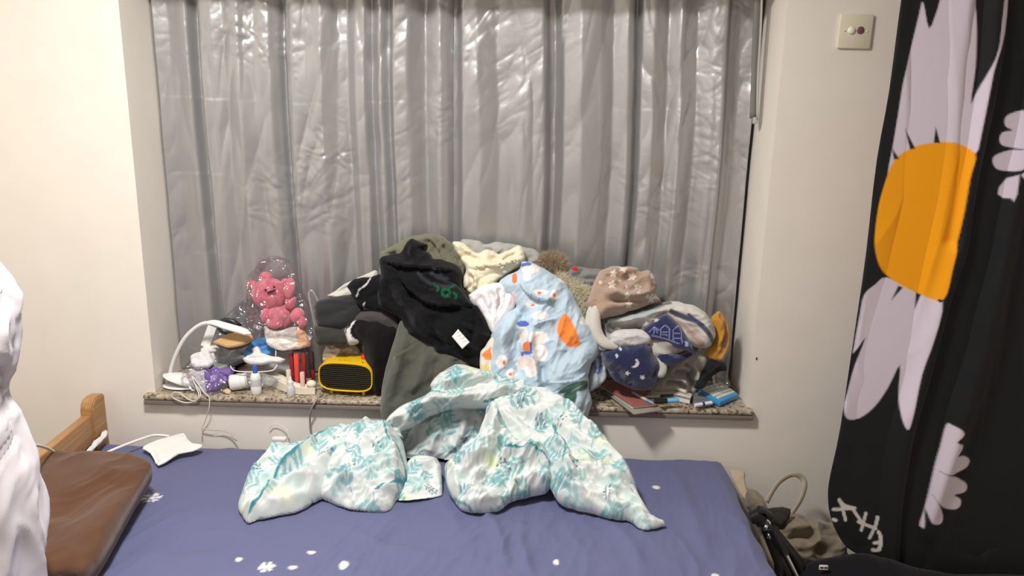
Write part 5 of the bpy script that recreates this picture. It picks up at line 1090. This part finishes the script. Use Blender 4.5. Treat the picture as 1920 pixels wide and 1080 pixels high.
# ================================================================== right side: daisy curtain
DA = [ZC(p) for p in (
    [(302, 40), (313, 4), (328, 72), (350, 22), (372, -40), (438, -40), (446, 20), (449, 70), (446, 170), (434, 262), (455, 215), (470, 180), (492, 122), (508, 0), (512, -40), (524, -40), (512, 82), (480, 182), (452, 330), (437, 387), (400, 364), (345, 364), (290, 380), (245, 402), (222, 440), (235, 370), (248, 290), (262, 200), (285, 110)],
    [(161, 745), (190, 720), (222, 703), (300, 742), (352, 758), (332, 850), (302, 940), (277, 1050), (266, 1080), (255, 1060), (250, 1000), (254, 925), (225, 980), (190, 1030), (150, 1060), (118, 1058), (111, 1030), (120, 990), (140, 920), (166, 856), (136, 893), (136, 880), (150, 800)],
    [(575, 288), (540, 286), (521, 299), (522, 320), (540, 330), (515, 335), (506, 352), (514, 368), (545, 375), (560, 378), (530, 381), (495, 394), (489, 410), (500, 428), (530, 433), (556, 425), (575, 395)],
    [(545, 440), (525, 450), (505, 475), (502, 492), (515, 501), (527, 500), (531, 508), (538, 490)], [(575, 415), (548, 440), (560, 458), (575, 455)])]
DA.append(ZF([(1465, 110), (1490, 103), (1530, 120), (1546, 150), (1505, 190), (1541, 210), (1541, 240), (1515, 275), (1560, 285), (1601, 315), (1580, 360), (1510, 383), (1460, 379), (1412, 367), (1500, 400), (1580, 450), (1591, 485), (1570, 508), (1510, 516), (1551, 545), (1551, 585), (1510, 601), (1450, 586), (1400, 540), (1380, 508), (1430, 600), (1441, 660), (1415, 681), (1370, 665), (1345, 600), (1340, 700), (1325, 709), (1314, 690), (1345, 590), (1400, 350), (1430, 240)]))
OR = ZC([(222, 440), (245, 400), (290, 372), (345, 361), (400, 364), (437, 388), (425, 450), (405, 560), (380, 670), (355, 753), (300, 743), (240, 712), (205, 680), (190, 640), (187, 600), (198, 520)])
TK = [ZC(p) for p in ([(233, 375), (238, 404), (252, 402)], [(267, 325), (280, 379), (293, 376)], [(345, 320), (340, 362), (356, 362)], [(232, 762), (250, 724), (262, 728)], [(291, 785), (295, 741), (306, 745)])]
WR = [ZF(p) for p in ([(848, 550), (880, 585), (940, 600)], [(812, 605), (860, 605), (925, 602)], [(866, 592), (886, 668)], [(812, 662), (828, 668)], [(848, 552), (872, 596)], [(925, 600), (980, 682)], [(1004, 630), (978, 728)], [(960, 680), (1060, 718)], [(1070, 652), (1060, 700), (1026, 774)], [(1075, 735), (1086, 770), (1075, 834), (1040, 838)], [(1052, 800), (1082, 792)])]
def daisy(c, a, b, u, v):
    for i, p in enumerate(DA):
        c = fillp(c, u, v, catmull(p, 3) if i not in (3, 4) else np.array(p), (216, 206, 222))
    c = fillp(c, u, v, catmull(OR, 4), (250, 166, 12))
    for p in TK: c = fillp(c, u, v, np.array(p), (30, 32, 30))
    (cu, cv), = ZC([(346, 757)]); c = fill(c, np.hypot(u-cu, v-cv) < 3, (30, 32, 30))
    for p in WR: c = stroke(c, u, v, p, 3.6, (212, 208, 204), 1, 2)
    return c
yc = -.32
E1 = [(1880, -120), (1872, 60), (1850, 200), (1822, 330), (1795, 480), (1765, 575), (1735, 690), (1700, 810), (1680, 930), (1670, 1050)]     # edge of the front fold
E2 = [(1960, -120), (1935, 200), (1885, 450), (1845, 640), (1800, 790), (1765, 890), (1728, 1000)]
out = [(1712, -150), (1702, -60), (1690, 0), (1668, 170), (1645, 300), (1625, 470), (1600, 640), (1575, 800), (1556, 890), (1551, 930), (1556, 965), (1566, 995), (1590, 1028), (1625, 1046), (1660, 1056), (1700, 1075), (1780, 1095), (2010, 1110), (2080, 900), (2100, 400), (2110, -150)]
CB = (20, 22, 25)
Cv = cloth('daisy_curtain', [patch(out, (1650, 1045, yc, -150, yc+.01), .003, .003, .01, .0032, n=3,
      folds=[(E1, .03, .014, 'flat'), ([(x+40, y) for x, y in E1], .035, -.03, 'flat'), (E2, .03, .018, 'flat'), ([(x+110, y) for x, y in E2], .05, -.03, 'flat'), ([(1760, -100), (1740, 200), (1700, 500), (1640, 850), (1610, 1000)], .05, -.012, 'flat'), ([(1850, -100), (1815, 250), (1785, 450)], .02, -.012, 'flat')],
      wr=[(.004, .16, 66, 1.45, 3)], dye=CB, paint=daisy, vary=.05)], cloth_mat('curtain_print', .75, .05, .3, 800, .15), 'black curtain printed with large white and orange daisies hanging at the right', 'curtain')
rz = P(1700, -150, yc)[2]
rd = thing('curtain_rod', 'metal rod carrying the daisy curtain', 'rod', (RIGHT-.4, yc, rz))
mesh_obj('rod', *tube([(P(1690, -150, yc)[0]-.03, yc, rz+.008), (RIGHT-.001, yc, rz+.008)], .011, 12, 1), plain('rod_metal', (150, 150, 150), .3, .9), rd, smooth='auto')

# ------------------------------------------------------------------ things on the floor between bed and curtain
KH = (128, 118, 100)
tb = thing('canvas_bag', 'khaki canvas bag with a carrying strap on the floor beside the bed end', 'bag', (1.08, -.2, 0))
cloth('bag_body', [patch(ZH([(95, 330), (125, 280), (190, 300), (250, 360), (285, 460), (360, 560), (470, 540), (560, 500), (640, 545), (720, 550), (800, 580), (880, 600), (960, 700), (1020, 830), (960, 960), (800, 1000), (600, 1000), (450, 950), (350, 800), (220, 560), (150, 480), (100, 420)]), (1500, 1060, -.26, 920, -.12), .05, .06, .06, .004,
      folds=[(ZH([(400, 690), (520, 640), (660, 690)]), .02, .025, 'ridge'), (ZH([(430, 740), (560, 740), (690, 760)]), .014, -.025, 'ridge'), (ZH([(460, 790), (600, 810), (700, 850)]), .018, .022, 'ridge'), (ZH([(540, 510), (600, 580), (680, 650)]), .012, -.022, 'ridge'), (ZH([(690, 560), (690, 700), (720, 850)]), .016, .014, 'ridge'), (ZH([(650, 800), (720, 860), (840, 900)]), .012, -.016, 'ridge'), (ZH([(260, 430), (330, 560), (400, 640)]), .02, -.02, 'ridge'), (ZH([(800, 600), (840, 720), (940, 830)]), .014, -.012, 'ridge')],
      wr=[(.012, .05, 71, .2, 2)], dye=KH)], m_knit, parent=tb)
gz = P(1500, 1040, -.25)[2]
mesh_obj('bag_bottom', *rbox((P(1510, 1040, -.21)[0], -.20, gz/2), (.26, .16, gz), .03), plain('canvas_khaki', KH, .95, bumps=(300, .4, .002)), tb, smooth='auto')
mesh_obj('strap', *tube([P(*ZH([p])[0], y) for p, y in (((285, 400), -.15), ((330, 310), -.13), ((400, 215), -.11), ((480, 160), -.10), ((550, 145), -.10), ((610, 180), -.10), ((635, 250), -.11), ((600, 370), -.13), ((540, 470), -.16), ((475, 555), -.18))], .0085, 8, 5, flat=.3, side=(.2, -1, 0)), plain('strap_beige', (176, 164, 146), .8), tb)
cloth('dark_lining', [patch(ZH([(250, 470), (300, 460), (380, 450), (430, 445), (495, 470), (480, 560), (420, 620), (340, 580), (290, 550)]), (1455, 985, -.245, 950, -.20), .015, .02, .02, .003, wr=[(.004, .03, 72, 0, 2)], dye=(52, 48, 44))], m_black, parent=tb)
cloth('beige_paper_bag', [patch(ZF([(215, 385), (245, 372), (300, 388), (300, 430), (318, 500), (330, 560), (290, 540), (255, 480), (222, 420)]), (1385, 935, -.12, 880, -.05), .006, .006, .01, .003, dye=(186, 170, 148), n=2, wr=[(.002, .03, 4, 0, 2)])], m_cotton, 'beige paper corner sticking up behind the foot end of the bed', 'paper bag')
m_chr = plain('chrome', (220, 222, 226), .15, 1.0)
tr = thing('tripod', 'folded black tripod with chrome tubes leaning against the bed end', 'tripod', (1.0, -.42, 0))
ty = -.42
H2 = lambda x, y, d=0: P(*ZH([(x, y)])[0], ty+d)
mesh_obj('head', *merge([rbox(H2(205, 520), (.05, .03, .028), .006, roty(-.5)), rbox(H2(265, 500), (.045, .03, .018), .005, roty(.5)), rbox(H2(235, 560), (.02, .024, .04), .004, roty(.3))]), m_blk, tr, smooth='auto')
mesh_obj('chrome_collar', *tube([H2(262, 535), H2(300, 600)], .0075, 12, 1), m_chr, tr, smooth='auto')
def down(a, z):    # continue the line of a leg to the floor
    return a
legA = [H2(300, 600), H2(430, 840)]
d_ = legA[1]-legA[0]
mesh_obj('centre_tube', *tube([q_+np.array([0, -.02, 0]) for q_ in legA], .0125, 12, 1), m_blk, tr, smooth='auto')
end = H2(555, 1065); fl_ = end+(end-legA[1])*.5; fl_[2] = 0.0; fl_ = np.array([end[0]+.06, end[1]-.03, .004])
mesh_obj('chrome_tube', *tube([legA[1]+np.array([0, -.03, .004]), end+np.array([0, -.035, 0]), fl_], .0062, 12, 1), m_chr, tr, smooth='auto')
for k, (p, q, ft) in enumerate((((270, 640), (400, 960), (.98, -.44)), ((330, 640), (570, 940), (1.12, -.40)), ((290, 700), (480, 1060), (1.05, -.55)))):
    a, b = H2(*p, .02), H2(*q, .02); mesh_obj('leg', *tube([a, b, np.array([max(ft[0], bx1+.06), ft[1], .004])], [.013, .015, .012], 10, 1), m_blk, tr, smooth='auto')
for (x, y) in ((275, 632), (305, 712), (322, 715)): mesh_obj('clamp_bolt', *ell(H2(x, y, -.016), (.007, .007, .009)), m_chr, tr)
# dark backpack in the lower right corner
def tagp(c, a, b, u, v): return c
bk = thing('dark_backpack', 'black backpack on the floor under the daisy curtain', 'backpack', (1.35, -.45, 0))
V, Fc, C = patch([(1485, 1090), (1510, 1066), (1530, 1054), (1565, 1046), (1610, 1040), (1660, 1047), (1720, 1066), (1800, 1078), (1950, 1085), (1990, 1130), (1960, 1250), (1700, 1290), (1520, 1270), (1470, 1180)], (1640, 1250, -.46, 1050, -.40), .04, .05, .05, .005, folds=[([(1500, 1090), (1650, 1080), (1850, 1100)], .03, .02, 'ridge')], wr=[(.006, .08, 73, 0, 2)], dye=(24, 24, 28), zmin=.004)
cloth('body', [(V, Fc, C)], m_black, parent=bk)
lc = P(1544, 1064, -.445)
mesh_obj('buckle', *rbox(lc, (.024, .006, .014), .002), plain('buckle_white', (205, 203, 200), .4), bk, smooth='auto')
for dx in (-.0055, .0055): mesh_obj('buckle_slot', *rbox(lc+np.array([dx, -.003, .0015]), (.008, .002, .0035), 0), m_blk, bk, smooth=False)
mesh_obj('base', *rbox((P(1700, 1150, -.3)[0], -.42, .05), (.38, .10, .10), .03), m_blk, bk, smooth='auto')
